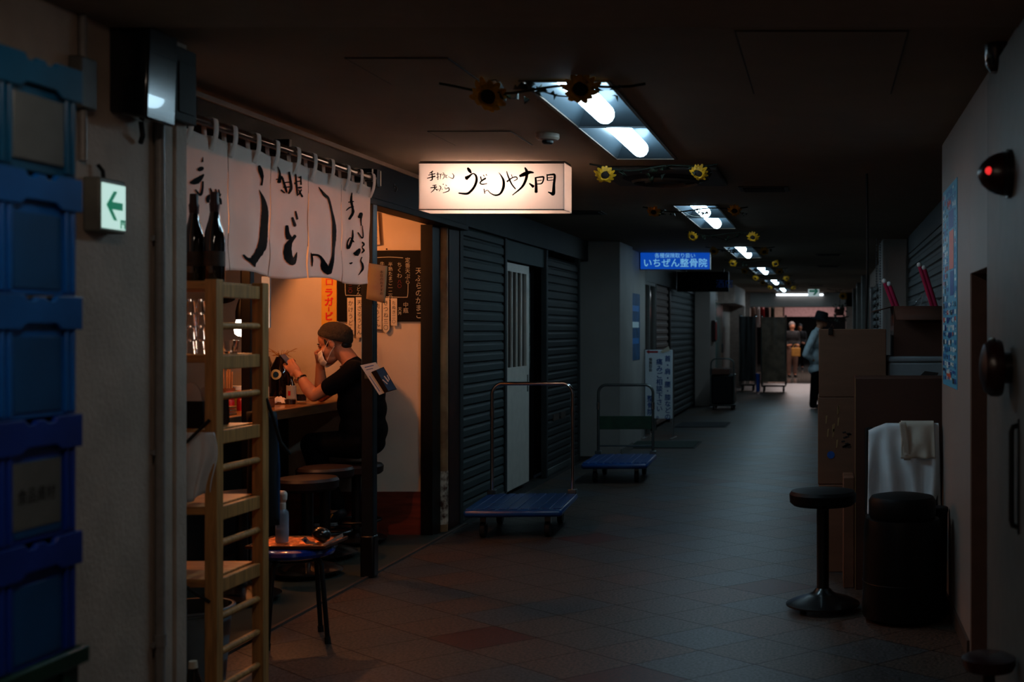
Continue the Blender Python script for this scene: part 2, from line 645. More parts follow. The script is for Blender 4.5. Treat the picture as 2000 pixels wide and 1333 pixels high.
# floor of diagonal stone tiles
mb = MB()
mb.box(-2.75, 1.6, -2.0, 32.4, -0.06, -0.0015, 0)
S = 0.341
TX, TY = 1.05, 0.92
c45 = math.sqrt(0.5)
ox, oy = -1.56, 5.585
rnd = random.Random(3)
reds = {(0, 0), (5, 0), (6, 6), (11, 5), (14, 12)}
for i in range(-30, 66):
    for j in range(-30, 66):
        u = i * S; v = j * S
        cx = ox + (u - v) * c45 * TX
        cy = oy + (u + v) * c45 * TY
        if not (-2.85 < cx < 1.7 and -1.6 < cy < 32.0):
            continue
        h = S * 0.5 - 0.0022
        pts = [(cx + (a - b) * c45 * TX, cy + (a + b) * c45 * TY) for a, b in ((-h, -h), (h, -h), (h, h), (-h, h))]
        for lim, sg in ((-2.57, 1), (1.5, -1)):          # trim the tiles along the walls
            cut = []
            for p, q in zip(pts, pts[1:] + pts[:1]):
                ip, iq = (p[0] - lim) * sg >= 0, (q[0] - lim) * sg >= 0
                if ip:
                    cut.append(p)
                if ip != iq:
                    w = (lim - p[0]) / (q[0] - p[0])
                    cut.append((lim, p[1] + (q[1] - p[1]) * w))
            pts = cut
        if len(pts) < 3:
            continue
        r = rnd.random()
        k = 4 if (i, j) in reds or r < 0.004 else 3 if r < 0.16 else 2 if r < 0.45 else 1
        mb.add([(x, y, 0.0) for x, y in pts], [tuple(range(len(pts)))], k)
struct(mb.build('floor', ['grout', 'tile_dark', 'tile_grey', 'tile_brown', 'tile_red'], smooth=False, fix=False))
mb = MB(); mb.box(-5.2, -2.585, 4.3, 8.36, -0.06, 0.008)
struct(mb.build('floor_shop', 'lino'))
mb = MB(); mb.box(-2.588, -2.570, 4.3, 8.84, -0.02, 0.012)
struct(mb.build('trim_1', 'trim_brown'))

# ceiling with openings for the recessed lights
mb = MB()
mb.box(-5.2, LX0, -2, 32.4, CEIL, CEIL + 0.15)
mb.box(LX1, 1.6, -2, 32.4, CEIL, CEIL + 0.15)
y = -2.0
for ys in [NEAR_LIGHT] + LIGHTS:
    mb.box(LX0, LX1, y, ys, CEIL, CEIL + 0.15)
    y = ys + LLEN
mb.box(LX0, LX1, y, 32.4, CEIL, CEIL + 0.15)
struct(mb.build('ceiling', 'ceiling', smooth=False))
mb = MB(); mb.box(-2.2, XR, 3.35, 3.78, CEIL - 0.05, CEIL)
struct(mb.build('trim_2', 'soffit', bevel=0.006))
mb = MB()
mb.box(-5.2, 1.6, -2.15, -2.0, 0, CEIL)
struct(mb.build('wall_back', 'plaster_grey'))

# near corner on the shop side: plaster wall, then the door frame trims
mb = MB(); mb.box(-2.9, XW, -2.0, 4.02, 0, CEIL)
struct(mb.build('wall_left', 'plaster'))
mb = MB(); mb.box(-5.2, -2.9, 3.9, 4.16, 0, CEIL); mb.box(-2.9, XW - 0.03, 4.02, 4.2, 0, CEIL)
struct(mb.build('wall_shop_front', 'shop_wall'))
mb = MB()
mb.box(-2.25, XW + 0.012, 4.06, 4.125, 0, CEIL)
mb.box(-2.25, XW - 0.018, 4.125, 4.15, 0, CEIL)
mb.box(-2.25, XW + 0.008, 4.15, 4.225, 0, CEIL)
struct(mb.build('trim_3', 'plaster', bevel=0.006))

# noodle shop shell
mb = MB(); mb.box(-5.2, -2.70, YB, YB + 0.12, 0.29, CEIL)
struct(mb.build('wall_shop_end', 'shop_wall'))
mb = MB(); mb.box(-5.2, -2.70, YB - 0.012, YB + 0.12, 0, 0.30)
struct(mb.build('baseboard_shop_end', 'wainscot'))
mb = MB(); mb.box(-5.35, -5.2, 3.9, YB + 0.12, 0, CEIL)
struct(mb.build('wall_shop_west', 'shop_wall'))
mb = MB(); mb.box(-5.2, -3.515, 4.2, YB, 1.97, CEIL)      # unseen block added over the kitchen to shade the end wall diagonally
struct(mb.build('shadow_soffit', 'soffit'))
mb = MB()
mb.box(-2.68, XF, 4.226, 8.85, 2.14, CEIL)
mb.box(-2.70, XF + 0.015, 4.226, 8.85, 2.115, 2.155)
struct(mb.build('trim_4', 'fascia', bevel=0.004))
mb = MB(); mb.box(-2.61, XF + 0.012, 4.226, 8.85, CEIL - 0.022, CEIL)
struct(mb.build('trim_5', 'soffit'))
# posts where the shop ends
mb = MB(); mb.box(-2.74, -2.66, 8.33, 8.5, 0, 2.115)
struct(mb.build('trim_6', 'dark_paint'))
mb = MB(); mb.cyl((-2.655, 8.545, 0), (-2.655, 8.545, 2.115), 0.034)
mb.cyl((-2.655, 8.545, 0.05), (-2.655, 8.545, 0.42), 0.0355, m=1)
struct(mb.build('trim_7', ['rust', 'rust_flake']))
mb = MB(); mb.box(-2.72, -2.63, 8.60, 8.84, 0, 2.3)
struct(mb.build('trim_8', 'brown_paint', bevel=0.004))

# shutter wall of the closed unit
XS = -2.66
mb = MB(); mb.box(-2.9, -2.80, 8.5, 13.6, 0, CEIL); mb.box(-2.8, XS + 0.05, 8.84, 13.55, 2.16, CEIL)
struct(mb.build('wall_left_unit', 'shutter_dark'))


def shutter(name, y0, y1, z0, z1, X, m, face=1, pitch=0.078):
    """roller shutter of curved slats on a wall whose face looks along +X (face=1) or -X"""
    mb = MB()
    z = z0
    prof = [(0, 0.0), (0.006, 0.006), (0.016, 0.010), (0.016, 0.052), (0.010, 0.066), (0.0, 0.070), (0.0, pitch)]
    while z < z1 - 0.01:
        for (a, b), (c, d) in zip(prof, prof[1:]):
            zb, zd = min(z + b, z1), min(z + d, z1)
            mb.quad((X + face * a, y0, zb), (X + face * a, y1, zb), (X + face * c, y1, zd), (X + face * c, y0, zd))
        z += pitch
    return mb


mb = shutter('s', 8.93, 10.12, 0.06, 2.16, XS, 'shutter')
o = thing('roller_shutter', 'dark grey roller shutter next to the rusty pole, pulled down behind the chrome trolley', 'shutter')
mb.build('slat_curtain', 'shutter', o, fix=False)
mb = MB(); mb.box(XS - 0.02, XS + 0.035, 8.85, 8.93, 0, 2.16); mb.build('guide_rail', 'shutter_dark', o, bevel=0.004)
mb = MB(); mb.box(XS - 0.02, XS + 0.03, 10.12, 10.18, 0, 2.16); mb.build('guide_rail', 'shutter_dark', o, bevel=0.004)
mb = MB(); mb.box(XS - 0.02, XS + 0.025, 8.93, 10.12, 0.0, 0.07)
mb.build('bottom_bar', 'steel_dull', o, bevel=0.004)
mb = shutter('s', 11.66, 13.15, 0.06, 2.10, XS, 'shutter')
o = thing('roller_shutter', 'dark grey roller shutter between the white door and the pale pillar', 'shutter')
mb.build('slat_curtain', 'shutter_dark', o, fix=False)
mb = MB(); mb.box(XS - 0.02, XS + 0.035, 11.6, 11.66, 0, 2.16); mb.build('guide_rail', 'shutter_dark', o, bevel=0.004)
mb = MB(); mb.box(XS - 0.02, XS + 0.03, 13.15, 13.22, 0, 2.16); mb.build('guide_rail', 'shutter_dark', o, bevel=0.004)
mb = MB(); mb.box(XS - 0.02, XS + 0.025, 11.66, 13.15, 0.0, 0.07)
mb.build('bottom_bar', 'steel_dull', o, bevel=0.004)
for a, b in ((11.95, 12.2), (12.3, 12.5)):
    mb = MB(); mb.box(XS + 0.014, XS + 0.022, a, b, 0.515, 0.575); mb.build('sticker', 'trim_brown', o)
# white sliding door with a barred window
d = bpy.data.objects.new('door_1', None); C.objects.link(d); struct(d)
y0, y1 = 10.22, 11.05
mb = MB()
zs = [0.04, 1.08, 1.90, 1.97]
mb.box(XS - 0.03, XS, y0, y1, 0.04, 1.08); mb.box(XS - 0.03, XS, y0, y1, 1.90, 1.97)
mb.box(XS - 0.03, XS, y0, y0 + 0.09, 1.08, 1.90); mb.box(XS - 0.03, XS, y1 - 0.09, y1, 1.08, 1.90)
mb.build('door_panel', 'door_white', d, bevel=0.003)
for k in range(1, 4):
    mb = MB(); yy = y0 + 0.09 + (y1 - y0 - 0.18) * k / 4
    mb.box(XS - 0.02, XS - 0.004, yy - 0.014, yy + 0.014, 1.08, 1.90)
    mb.build('window_bar', 'door_white', d, bevel=0.002)
mb = MB(); mb.box(XS - 0.026, XS - 0.021, y0 + 0.09, y1 - 0.09, 1.08, 1.90)
mb.build('window_pane', 'glass_dim', d)
mb = MB(); mb.box(XS - 0.004, XS + 0.004, y1 - 0.07, y1 - 0.04, 0.85, 1.0)
mb.build('handle', 'steel_dull', d)
mb = MB(); mb.box(XS - 0.07, XS - 0.04, 11.0, 11.25, 1.05, 1.92)
struct(mb.build('window_1', 'glass_green'))
mb = MB(); mb.box(XS - 0.03, XS + 0.01, 10.18, 11.6, 1.985, 2.16)
struct(mb.build('trim_9', 'shutter', bevel=0.004))
mb = MB(); mb.box(XS - 0.12, XS - 0.09, 11.05, 11.6, 0, 2.0)
struct(mb.build('trim_10', 'board_black'))

# pale pillar, then the clinic front, dark shutters, second pillar
mb = MB(); mb.box(-2.9, -2.26, 13.55, 14.45, 0, CEIL)
struct(mb.build('wall_left_pillar', 'plaster_grey', bevel=0.01))
mb = MB(); mb.box(-2.26 - 0.002, -2.25, 13.6, 14.42, 0, 0.08)
struct(mb.build('baseboard_pillar', 'trim_grey'))
mb = MB(); mb.box(-2.9, -2.34, 14.45, 16.0, 0, CEIL); mb.box(-2.9, -2.5, 16.0, 22.5, 0, CEIL)
struct(mb.build('wall_left_clinic', 'plaster_grey'))
mb = MB(); mb.box(-2.5, -2.36, 16.0, 22.4, 2.05, CEIL)
struct(mb.build('trim_21', 'dark_paint'))
d = bpy.data.objects.new('door_2', None); C.objects.link(d); struct(d)
mb = MB()
for yy in (16.02, 16.55, 17.1):
    mb.box(-2.42, -2.36, yy, yy + 0.05, 0, 2.05)
mb.box(-2.42, -2.36, 16.02, 17.15, 2.0, 2.05)
mb.build('door_frame', 'trim_grey', d, bevel=0.004)
mb = MB(); mb.box(-2.40, -2.39, 16.07, 17.1, 0.05, 2.0)
mb.build('door_pane', 'glass_dim', d)
for k, (a, b) in enumerate(((17.2, 18.75), (18.8, 22.35))):
    mb = shutter('s', a + 0.04, b - 0.04, 0.04, 2.05, -2.40, 'shutter_dark', pitch=0.1)
    o = thing('roller_shutter', ['narrow ribbed shutter behind the white standing signboard', 'long ribbed shutter running up to the second pale pillar'][k], 'shutter')
    mb.build('slat_curtain', 'reveal' if k == 0 else 'shutter_dark', o, fix=False)
    mb = MB(); mb.box(-2.42, -2.36, a, a + 0.04, 0, 2.05); mb.build('guide_rail', 'black_metal', o)
    mb = MB(); mb.box(-2.42, -2.36, b - 0.04, b, 0, 2.05); mb.build('guide_rail', 'black_metal', o)
mb = MB(); mb.box(-2.9, -2.10, 22.5, 23.6, 0, CEIL)
struct(mb.build('wall_left_pillar_far', 'panel_wall', bevel=0.01))
mb = MB(); mb.box(-2.9, -2.3, 23.6, 32.4, 0, CEIL)
struct(mb.build('wall_left_far', 'hall_wall'))
mb = shutter('s', 23.7, 25.2, 0.04, 2.0, -2.28, 'shutter_pale', pitch=0.1)
o = thing('roller_shutter', 'pale ribbed shutter just beyond the red extinguisher box', 'shutter')
mb.build('slat_curtain', 'shutter_pale', o, fix=False)
mb = MB(); mb.box(-2.3, -2.2, 23.65, 25.25, 2.0, 2.14); mb.build('shutter_box', 'trim_brown', o, bevel=0.005)
d = bpy.data.objects.new('door_3', None); C.objects.link(d); struct(d)
mb = MB(); mb.box(-2.3, -2.26, 25.6, 27.2, 0, 1.98); mb.build('door_panel', 'glass_green', d, bevel=0.004)
mb = MB(); mb.box(-2.26, -2.23, 27.0, 27.06, 0.9, 1.1); mb.build('handle', 'black_metal', d)
mb = MB(); mb.box(-2.3, -1.95, 26.5, 29.8, 1.98, CEIL)
struct(mb.build('trim_11', 'hall_wall'))
mb = MB(); mb.box(-2.3, -1.95, 29.8, 30.1, 0, CEIL)
struct(mb.build('trim_12', 'hall_wall'))

# the other side
mb = MB()
mb.box(XR, 1.45, -2.0, 4.60, 0, CEIL)
mb.box(XR, 1.45, 5.24, 6.5, 0, CEIL)
mb.box(XR, 1.45, 4.60, 5.24, 1.64, CEIL)
mb.box(0.78, 1.45, 4.60, 5.24, 0, 1.64)
struct(mb.build('wall_right', 'panel_wall', bevel=0.003))
mb = MB(); mb.box(0.70, 0.78, 4.62, 5.23, 0.0, 1.635)
d = struct(mb.build('door_4', 'board_black'))
mb = MB(); mb.box(XR + 0.004, 0.70, 5.225, 5.238, 0, 1.64)
struct(mb.build('trim_13', 'reveal'))
mb = MB(); mb.box(XR - 0.014, XR, 4.45, 4.595, 0, CEIL - 0.05); mb.box(XR - 0.03, XR, 3.5, 4.42, 0, CEIL - 0.05)
struct(mb.build('trim_14', 'trim_grey', bevel=0.005))
mb = MB(); mb.box(XR - 0.012, XR, 5.26, 6.49, 0, 0.07)
struct(mb.build('baseboard_right', 'trim_brown'))
XRS = 0.9
mb = MB(); mb.box(XRS + 0.03, 1.45, 6.5, 13.2, 0, CEIL); mb.box(XRS - 0.02, XRS + 0.03, 6.5, 13.2, 2.2, CEIL)
struct(mb.build('wall_right_recess', 'shutter_dark'))
mb = shutter('s', 6.56, 13.15, 0.04, 2.2, XRS, 'shutter_dark', face=-1, pitch=0.1)
o = thing('roller_shutter', 'dark ribbed shutter behind the pile of cardboard boxes', 'shutter')
mb.build('slat_curtain', 'shutter', o, fix=False)
mb = MB(); mb.box(XRS - 0.03, XRS + 0.02, 13.13, 13.19, 0, 2.2); mb.build('guide_rail', 'steel_dull', o)
mb = MB(); mb.box(0.62, 1.45, 13.2, 14.1, 0, CEIL)
struct(mb.build('wall_right_pillar', 'plaster_grey', bevel=0.01))
mb = MB(); mb.box(0.8, 1.45, 14.1, 32.4, 0, CEIL)
struct(mb.build('wall_right_far', 'hall_wall'))
mb = shutter('s', 14.2, 20.0, 0.04, 2.1, 0.8, 'shutter', face=-1, pitch=0.11)
o = thing('roller_shutter', 'ribbed shutter far down the passage, past the pillar with pink tubes in front', 'shutter')
mb.build('slat_curtain', 'shutter', o, fix=False)
mb = MB(); mb.box(0.74, 0.8, 20.0, 20.1, 0, 2.1); mb.build('guide_rail', 'steel', o)
for k, yy in enumerate((22.0, 25.5, 29.0)):
    mb = MB(); mb.box(0.66, 0.8, yy, yy + 0.25, 0, CEIL)
    struct(mb.build('trim_%d' % (15 + k), 'trim_grey', bevel=0.01))
# beam across the far end and the brighter hall beyond
mb = MB(); mb.box(-1.95, 1.45, 32.0, 32.4, 2.0, CEIL)
struct(mb.build('trim_18', 'plaster_grey', bevel=0.01))
mb = MB(); mb.box(-2.4, -1.95, 32.0, 32.4, 0, CEIL); mb.box(0.55, 1.45, 32.0, 32.4, 0, CEIL)
struct(mb.build('wall_end', 'hall_wall'))
mb = MB(); mb.box(-6, 5, 32.4, 52, -0.06, 0.0)
struct(mb.build('floor_hall', 'hall_floor'))
mb = MB(); mb.box(-6, 5, 32.4, 52, 2.7, 2.8)
struct(mb.build('ceiling_hall', 'hall_ceiling'))
mb = MB(); mb.box(-6, 5, 51.8, 52, 0, 2.7)
struct(mb.build('wall_hall_end', 'dark_paint'))
mb = MB(); mb.box(-6.1, -6, 32.4, 52, 0, 2.7); mb.box(5, 5.1, 32.4, 52, 0, 2.7); mb.box(-6, -2.4, 32.3, 32.4, 0, 2.7); mb.box(1.45, 5, 32.3, 32.4, 0, 2.7)
struct(mb.build('wall_hall_sides', 'hall_wall'))
mb = MB(); mb.box(-1.4, 3.2, 41.0, 41.3, 1.85, 2.7)
struct(mb.build('trim_19', 'hall_pink'))
mb = MB(); mb.box(-1.9, -1.35, 41.0, 41.4, 0, 2.7)
struct(mb.build('trim_20', 'hall_wall'))

# ------------------------------------------------------------------ recessed ceiling lights
where = ['nearest the noodle shop sign, above the corridor', 'second along the ceiling, past the air conditioner', 'third along the ceiling, beyond the blue lit sign',
         'fourth along the ceiling row', 'fifth along the ceiling row', 'last of the ceiling row, before the far beam']
cx = (LX0 + LX1) / 2
first = None
for k, ys in enumerate(LIGHTS):
    lab = 'recessed two-bay ceiling light, ' + where[k]
    if first:
        dup(first, (cx, ys, CEIL), label=lab)
        continue
    o = thing('ceiling_light', lab, 'light', (cx, ys, CEIL), 0, 'row of recessed ceiling lights')
    first = o
    w = (LX1 - LX0) / 2
    mb = MB()
    mb.box(-w, w, 0, LLEN, 0.135, 0.15)
    for sx in (-1, 1):
        mb.box(sx * w, sx * (w - 0.004), 0, LLEN, 0, 0.14)
    mb.box(-w, w, 0, 0.004, 0, 0.14); mb.box(-w, w, LLEN - 0.004, LLEN, 0, 0.14)
    mb.build('housing', 'reflector', o, smooth=False)
    mb = MB()
    for sx in (-1, 1):
        mb.box(sx * (w - 0.004), sx * (w + 0.012), -0.012, LLEN + 0.012, -0.006, 0.0)
    mb.box(-w, w, -0.012, 0.004, -0.006, 0.0); mb.box(-w, w, LLEN - 0.004, LLEN + 0.012, -0.006, 0)
    mb.build('trim_frame', 'hatch', o)
    B = LLEN / 2
    for b in range(2):
        y0 = b * B
        mb = MB()
        iw, d1 = 0.055, 0.26      # hipped reflector: a flat crown over sloping sides and ends
        bot = [(-w + 0.006, y0 + 0.012, 0.0), (w - 0.006, y0 + 0.012, 0.0), (w - 0.006, y0 + B - 0.012, 0.0), (-w + 0.006, y0 + B - 0.012, 0.0)]
        top = [(-iw, y0 + 0.02, 0.125), (iw, y0 + 0.02, 0.125), (iw, y0 + B - d1, 0.125), (-iw, y0 + B - d1, 0.125)]
        mb.add(bot + top, [(0, 1, 5, 4), (1, 2, 6, 5), (2, 3, 7, 6), (3, 0, 4, 7), (4, 5, 6, 7)])
        mb.build('reflector_bay', 'reflector', o, smooth=False)
        mb = MB()
        mb.cyl((0.0, y0 + 0.05, 0.024), (0.0, y0 + B - 0.22, 0.024), 0.046, n=18)
        mb.ell((0.0, y0 + 0.05, 0.024), (0.046, 0.03, 0.046), 14); mb.ell((0.0, y0 + B - 0.22, 0.024), (0.046, 0.06, 0.046), 14)
        mb.build('fluorescent_tube', 'tube', o)
    mb = MB(); mb.box(-w, w, B - 0.010, B + 0.010, -0.004, 0.03)
    mb.build('cross_baffle', 'reflector', o)

# the same fitting overhead at the near end, with warmer, weaker tubes
n0 = dup(first, (cx, NEAR_LIGHT, CEIL), label='recessed two-bay ceiling light overhead at the near end of the corridor')
for ch in n0.children:
    if ch.name.startswith('fluorescent_tube'):
        ch.data = ch.data.copy()
        ch.data.materials[0] = MATS['tube_near']

# ceiling details
o = thing('air_conditioner', 'square ceiling air conditioner with a round outlet, between the first two lights', 'air conditioner', (-1.0, 7.72, CEIL), 0)
mb = MB(); mb.box(-0.36, 0.36, -0.40, 0.40, -0.03, 0.0); mb.build('panel', 'ac_panel', o, bevel=0.012)
mb = MB(); mb.lathe([(0.0, -0.05), (0.16, -0.05), (0.24, -0.042), (0.27, -0.03)], n=32); mb.build('round_outlet', 'slot', o)
for k, r in enumerate((0.11, 0.19)):
    mb = MB(); mb.lathe([(r, -0.049), (r + 0.012, -0.062), (r + 0.024, -0.049)], n=32); mb.build('outlet_ring', 'ac_panel', o)
for k, (x, y, lab) in enumerate(((-0.42, 8.5, 'slim dark ceiling vent to the side of the first two lights'), (-2.0, 10.2, 'slim dark ceiling vent above the white sliding door'),
                                 (0.05, 15.9, 'slim dark ceiling vent beside the third light'), (0.05, 18.8, 'slim dark ceiling vent beside the fourth light'),
                                 (-0.2, 27.0, 'slim dark ceiling vent near the far exit sign'))):
    o = thing('ceiling_vent', lab, 'vent', (x, y, CEIL), 0, 'ceiling vents')
    mb = MB(); mb.box(-0.17, 0.17, -0.14, 0.14, -0.008, 0.0); mb.build('frame', 'ac_panel', o, bevel=0.003)
    for j in range(4):
        mb = MB(); mb.box(-0.14, 0.14, -0.11 + j * 0.06, -0.07 + j * 0.06, -0.014, -0.006); mb.build('louvre', 'slot', o)
for (x0, x1, y0, y1, lab) in ((-1.72, -1.36, 4.42, 4.88, 'square ceiling access hatch close to the first sunflower'), (-0.29, 0.27, 4.02, 5.08, 'long ceiling access hatch above the passage, away from the shop'),
                              (-1.95, -1.55, 6.05, 6.5, 'square ceiling access hatch just before the lit noodle sign')):
    o = thing('access_hatch', lab, 'hatch', ((x0 + x1) / 2, (y0 + y1) / 2, CEIL))
    a, b = (x1 - x0) / 2, (y1 - y0) / 2
    mb = MB(); mb.box(-a, a, -b, b, -0.004, 0.0); mb.build('cover', 'ceiling', o)
    mb = MB()
    t = 0.006
    mb.box(-a - t, a + t, -b - t, -b, -0.003, 0); mb.box(-a - t, a + t, b, b + t, -0.003, 0)
    mb.box(-a - t, -a, -b, b, -0.003, 0); mb.box(a, a + t, -b, b, -0.003, 0)
    mb.build('seam_frame', 'slot', o)
o = thing('smoke_detector', 'round cream smoke detector on the ceiling beside the first light', 'smoke detector', (-1.385, 6.14, CEIL))
mb = MB(); mb.lathe([(0.058, 0.0), (0.058, -0.02), (0.05, -0.03), (0.03, -0.034)], n=24); mb.build('base', 'detector', o)
mb = MB(); mb.lathe([(0.028, -0.03), (0.028, -0.045), (0.02, -0.052), (0.0, -0.053)], n=20); mb.build('sensor', 'black_plastic', o)

# ------------------------------------------------------------------ sunflower garlands round the lights


def flower(parent, loc, r, rot, droop=0.35):
    mb = MB()
    M = Euler(rot).to_matrix()
    c = Vector(loc)
    for ring, (n, L, lift) in enumerate(((13, 1.0, 0.05), (11, 0.8, 0.22))):
        for k in range(n):
            t = 2 * PI * k / n + ring * 0.2 + random.uniform(-0.08, 0.08)
            l = r * L * random.uniform(0.85, 1.1)
            w = r * 0.20
            dn = -droop * r * random.uniform(0.2, 1.0)
            pr = [(0.32 * r, w * 0.5, 0), (0.6 * l, w, lift * r), (0.85 * l, w * 0.7, lift * r + dn * 0.4), (l, 0.004, lift * r + dn)]
            vs = []
            for a, ww, zz in pr:
                for sgn in (-1, 1):
                    vs.append(c + M @ Vector((a * math.cos(t) - sgn * ww * math.sin(t), a * math.sin(t) + sgn * ww * math.cos(t), zz)))
            mb.add(vs, [(0, 1, 3, 2), (2, 3, 5, 4), (4, 5, 7, 6)])
    f = mb.build('sunflower', 'petal', parent, fix=False)
    mb = MB(); mb.ell(c + M @ Vector((0, 0, 0.05 * r)), (r * 0.42, r * 0.42, r * 0.2), 14, M=M)
    mb.build('flower_centre', 'flower_core', f)


def leafy(parent, loc, n, r):
    mb = MB()
    for k in range(n):
        c = Vector(loc) + Vector((random.uniform(-r, r), random.uniform(-r, r) * 0.4, random.uniform(-r * 0.5, r * 0.1)))
        M = Euler((random.uniform(-0.8, 0.8), random.uniform(-0.8, 0.8), random.uniform(0, 6.3))).to_matrix()
        L = r * random.uniform(0.5, 0.8)
        vs = [c + M @ Vector(p) for p in ((0, 0, 0), (L * 0.5, L * 0.32, 0.01), (L, 0, -0.01), (L * 0.5, -L * 0.32, 0.01))]
        mb.add(vs, [(0, 1, 2, 3)])
    mb.build('leaves', 'leaf', parent, solid=0.001)


def garland(x0, x1, y, flowers, lab, leaves, sag=0.05, wires=()):
    g = thing('sunflower_garland', lab, 'garland', (x0, y, CEIL), 0, 'sunflower garlands along the ceiling lights')
    n = 14
    pts = []
    for i in range(n + 1):
        t = i / n
        pts.append(((x1 - x0) * t, 0.02 * math.sin(9 * t), -0.02 - sag * math.sin(PI * t) * (0.6 + 0.4 * math.sin(7 * t))))
    mb = MB(); mb.tube(pts, 0.005, 6); mb.build('vine', 'vine', g)
    for (fx, dz, r, rot) in flowers:
        flower(g, (fx - x0, -0.03, dz - 0.03), r, rot)
    for (lx, dz, k, r) in leaves:
        leafy(g, (lx - x0, 0, dz - 0.035), k, r)
    for w in wires:
        mb = MB(); mb.tube([(a - x0, b, c - 0.012) for a, b, c in w], 0.003, 5); mb.build('twine', 'vine', g)
    return g


F1 = (PI * 0.78, 0.25, 0)
garland(-1.50, -0.70, 4.78, [(-1.30, -0.045, 0.074, (PI * 0.66, 0.1, 0)), (-0.945, -0.015, 0.074, (PI * 0.70, -0.15, 0))],
        'garland with two large sunflowers at the near end of the first light', [(-1.20, -0.005, 16, 0.085), (-1.06, -0.02, 3, 0.04), (-0.86, -0.01, 5, 0.05)],
        wires=[[(-1.16, 0.0, -0.02), (-1.05, 0.03, -0.05), (-0.99, 0.06, -0.05)]])
garland(-1.36, -0.62, 7.10, [(-1.265, -0.055, 0.062, (PI * 0.72, -0.35, 0)), (-0.725, -0.045, 0.058, (PI * 0.72, 0.4, 0))],
        'garland with two bright sunflowers at the far end of the first light', [(-1.2, -0.03, 8, 0.06), (-0.98, -0.02, 12, 0.08), (-0.70, -0.015, 9, 0.06)])
garland(-1.42, -0.6, 9.58, [(-1.33, -0.03, 0.055, (PI * 0.72, 0, 0)), (-0.70, -0.02, 0.055, (PI * 0.72, 0, 0))],
        'garland of dark sunflowers before the second light', [(-1.25, -0.02, 9, 0.06), (-0.95, -0.01, 8, 0.06), (-0.66, -0.02, 6, 0.05)],
        wires=[[(-1.17, 0.1, -0.006), (-1.1, 0.5, -0.03), (-1.02, 0.9, -0.01)], [(-0.86, 0.05, -0.01), (-1.0, 0.4, -0.03), (-1.17, 0.8, -0.006)]])
garland(-1.36, -0.6, 12.0, [(-1.29, -0.04, 0.058, (PI * 0.72, 0.3, 0)), (-0.70, -0.045, 0.062, (PI * 0.72, 0.3, 0))],
        'garland of sunflowers just past the second light', [(-1.15, -0.02, 8, 0.07), (-0.9, -0.02, 9, 0.07), (-0.66, -0.02, 8, 0.06)],
        wires=[[(-1.2, 0.3, -0.004), (-1.0, 0.6, -0.05), (-0.8, 0.2, -0.01)]])
for k, (y, lab) in enumerate(((14.2, 'garland of sunflowers before the third light'), (16.8, 'garland of sunflowers past the third light'), (19.0, 'garland of sunflowers before the fourth light'),
                              (21.6, 'garland of sunflowers past the fourth light'), (23.8, 'garland of sunflowers before the fifth light'), (26.4, 'garland of sunflowers past the fifth light'))):
    garland(-1.38, -0.58, y, [(-1.28 + 0.02 * k, -0.04, 0.06, (PI * 0.72, 0.3, 0)), (-0.70 + 0.03 * (k % 2), -0.045, 0.06, (PI * 0.72, -0.3, 0))],
            lab, [(-1.1, -0.02, 8, 0.07), (-0.66, -0.02, 9, 0.07)])
garland(0.05, 0.62, 28.6, [(0.42, -0.16, 0.10, (PI * 0.6, 0.3, 0))], 'lone sunflower garland by the far passage wall', [(0.3, -0.02, 8, 0.07)])

# ------------------------------------------------------------------ lit noodle shop sign
SX0, SX1, SY, SZ1, SZ0 = -2.346, -1.506, 7.1, CEIL - 0.012, CEIL - 0.287
o = thing('lightbox_sign', 'glowing white box sign with black brush lettering, hung from the ceiling outside the noodle shop', 'sign', ((SX0 + SX1) / 2, SY, SZ1))
hw, hh, dp = (SX1 - SX0) / 2, SZ1 - SZ0, 0.21
mb = MB()
t = 0.004
mb.box(-hw, hw, 0, t, -hh, 0); mb.box(-hw, hw, dp - t, dp, -hh, 0)
mb.box(-hw, -hw + t, t, dp - t, -hh, 0); mb.box(hw - t, hw, t, dp - t, -hh, 0)
mb.box(-hw + t, hw - t, t, dp - t, -hh, -hh + t)
mb.build('lightbox', 'sign_face', o, smooth=False)
mb = MB()
mb.box(-hw, hw, -0.004, 0.0, -hh, -hh + 0.006); mb.box(-hw, hw, -0.004, 0.0, -0.006, 0.0)
mb.build('edge_frame', 'trim_brown', o)
mb = MB(); mb.cyl((-0.30, 0.11, -hh * 0.42), (0.24, 0.11, -hh * 0.42), 0.02, n=12)
mb.build('inner_lamp', 'sign_lamp', o)
mb = MB(); mb.box(-hw, hw, 0.02, 0.19, 0.0, 0.012); mb.build('ceiling_plate', 'trim_brown', o)
px_per = 2400 / SY


def sgn(zx, zy):
    p = at(820 + zx / 6.667, 310 + zy / 6.667, SY - 0.0025)
    return (p.x - (SX0 + SX1) / 2, -0.0025, p.z - SZ1)


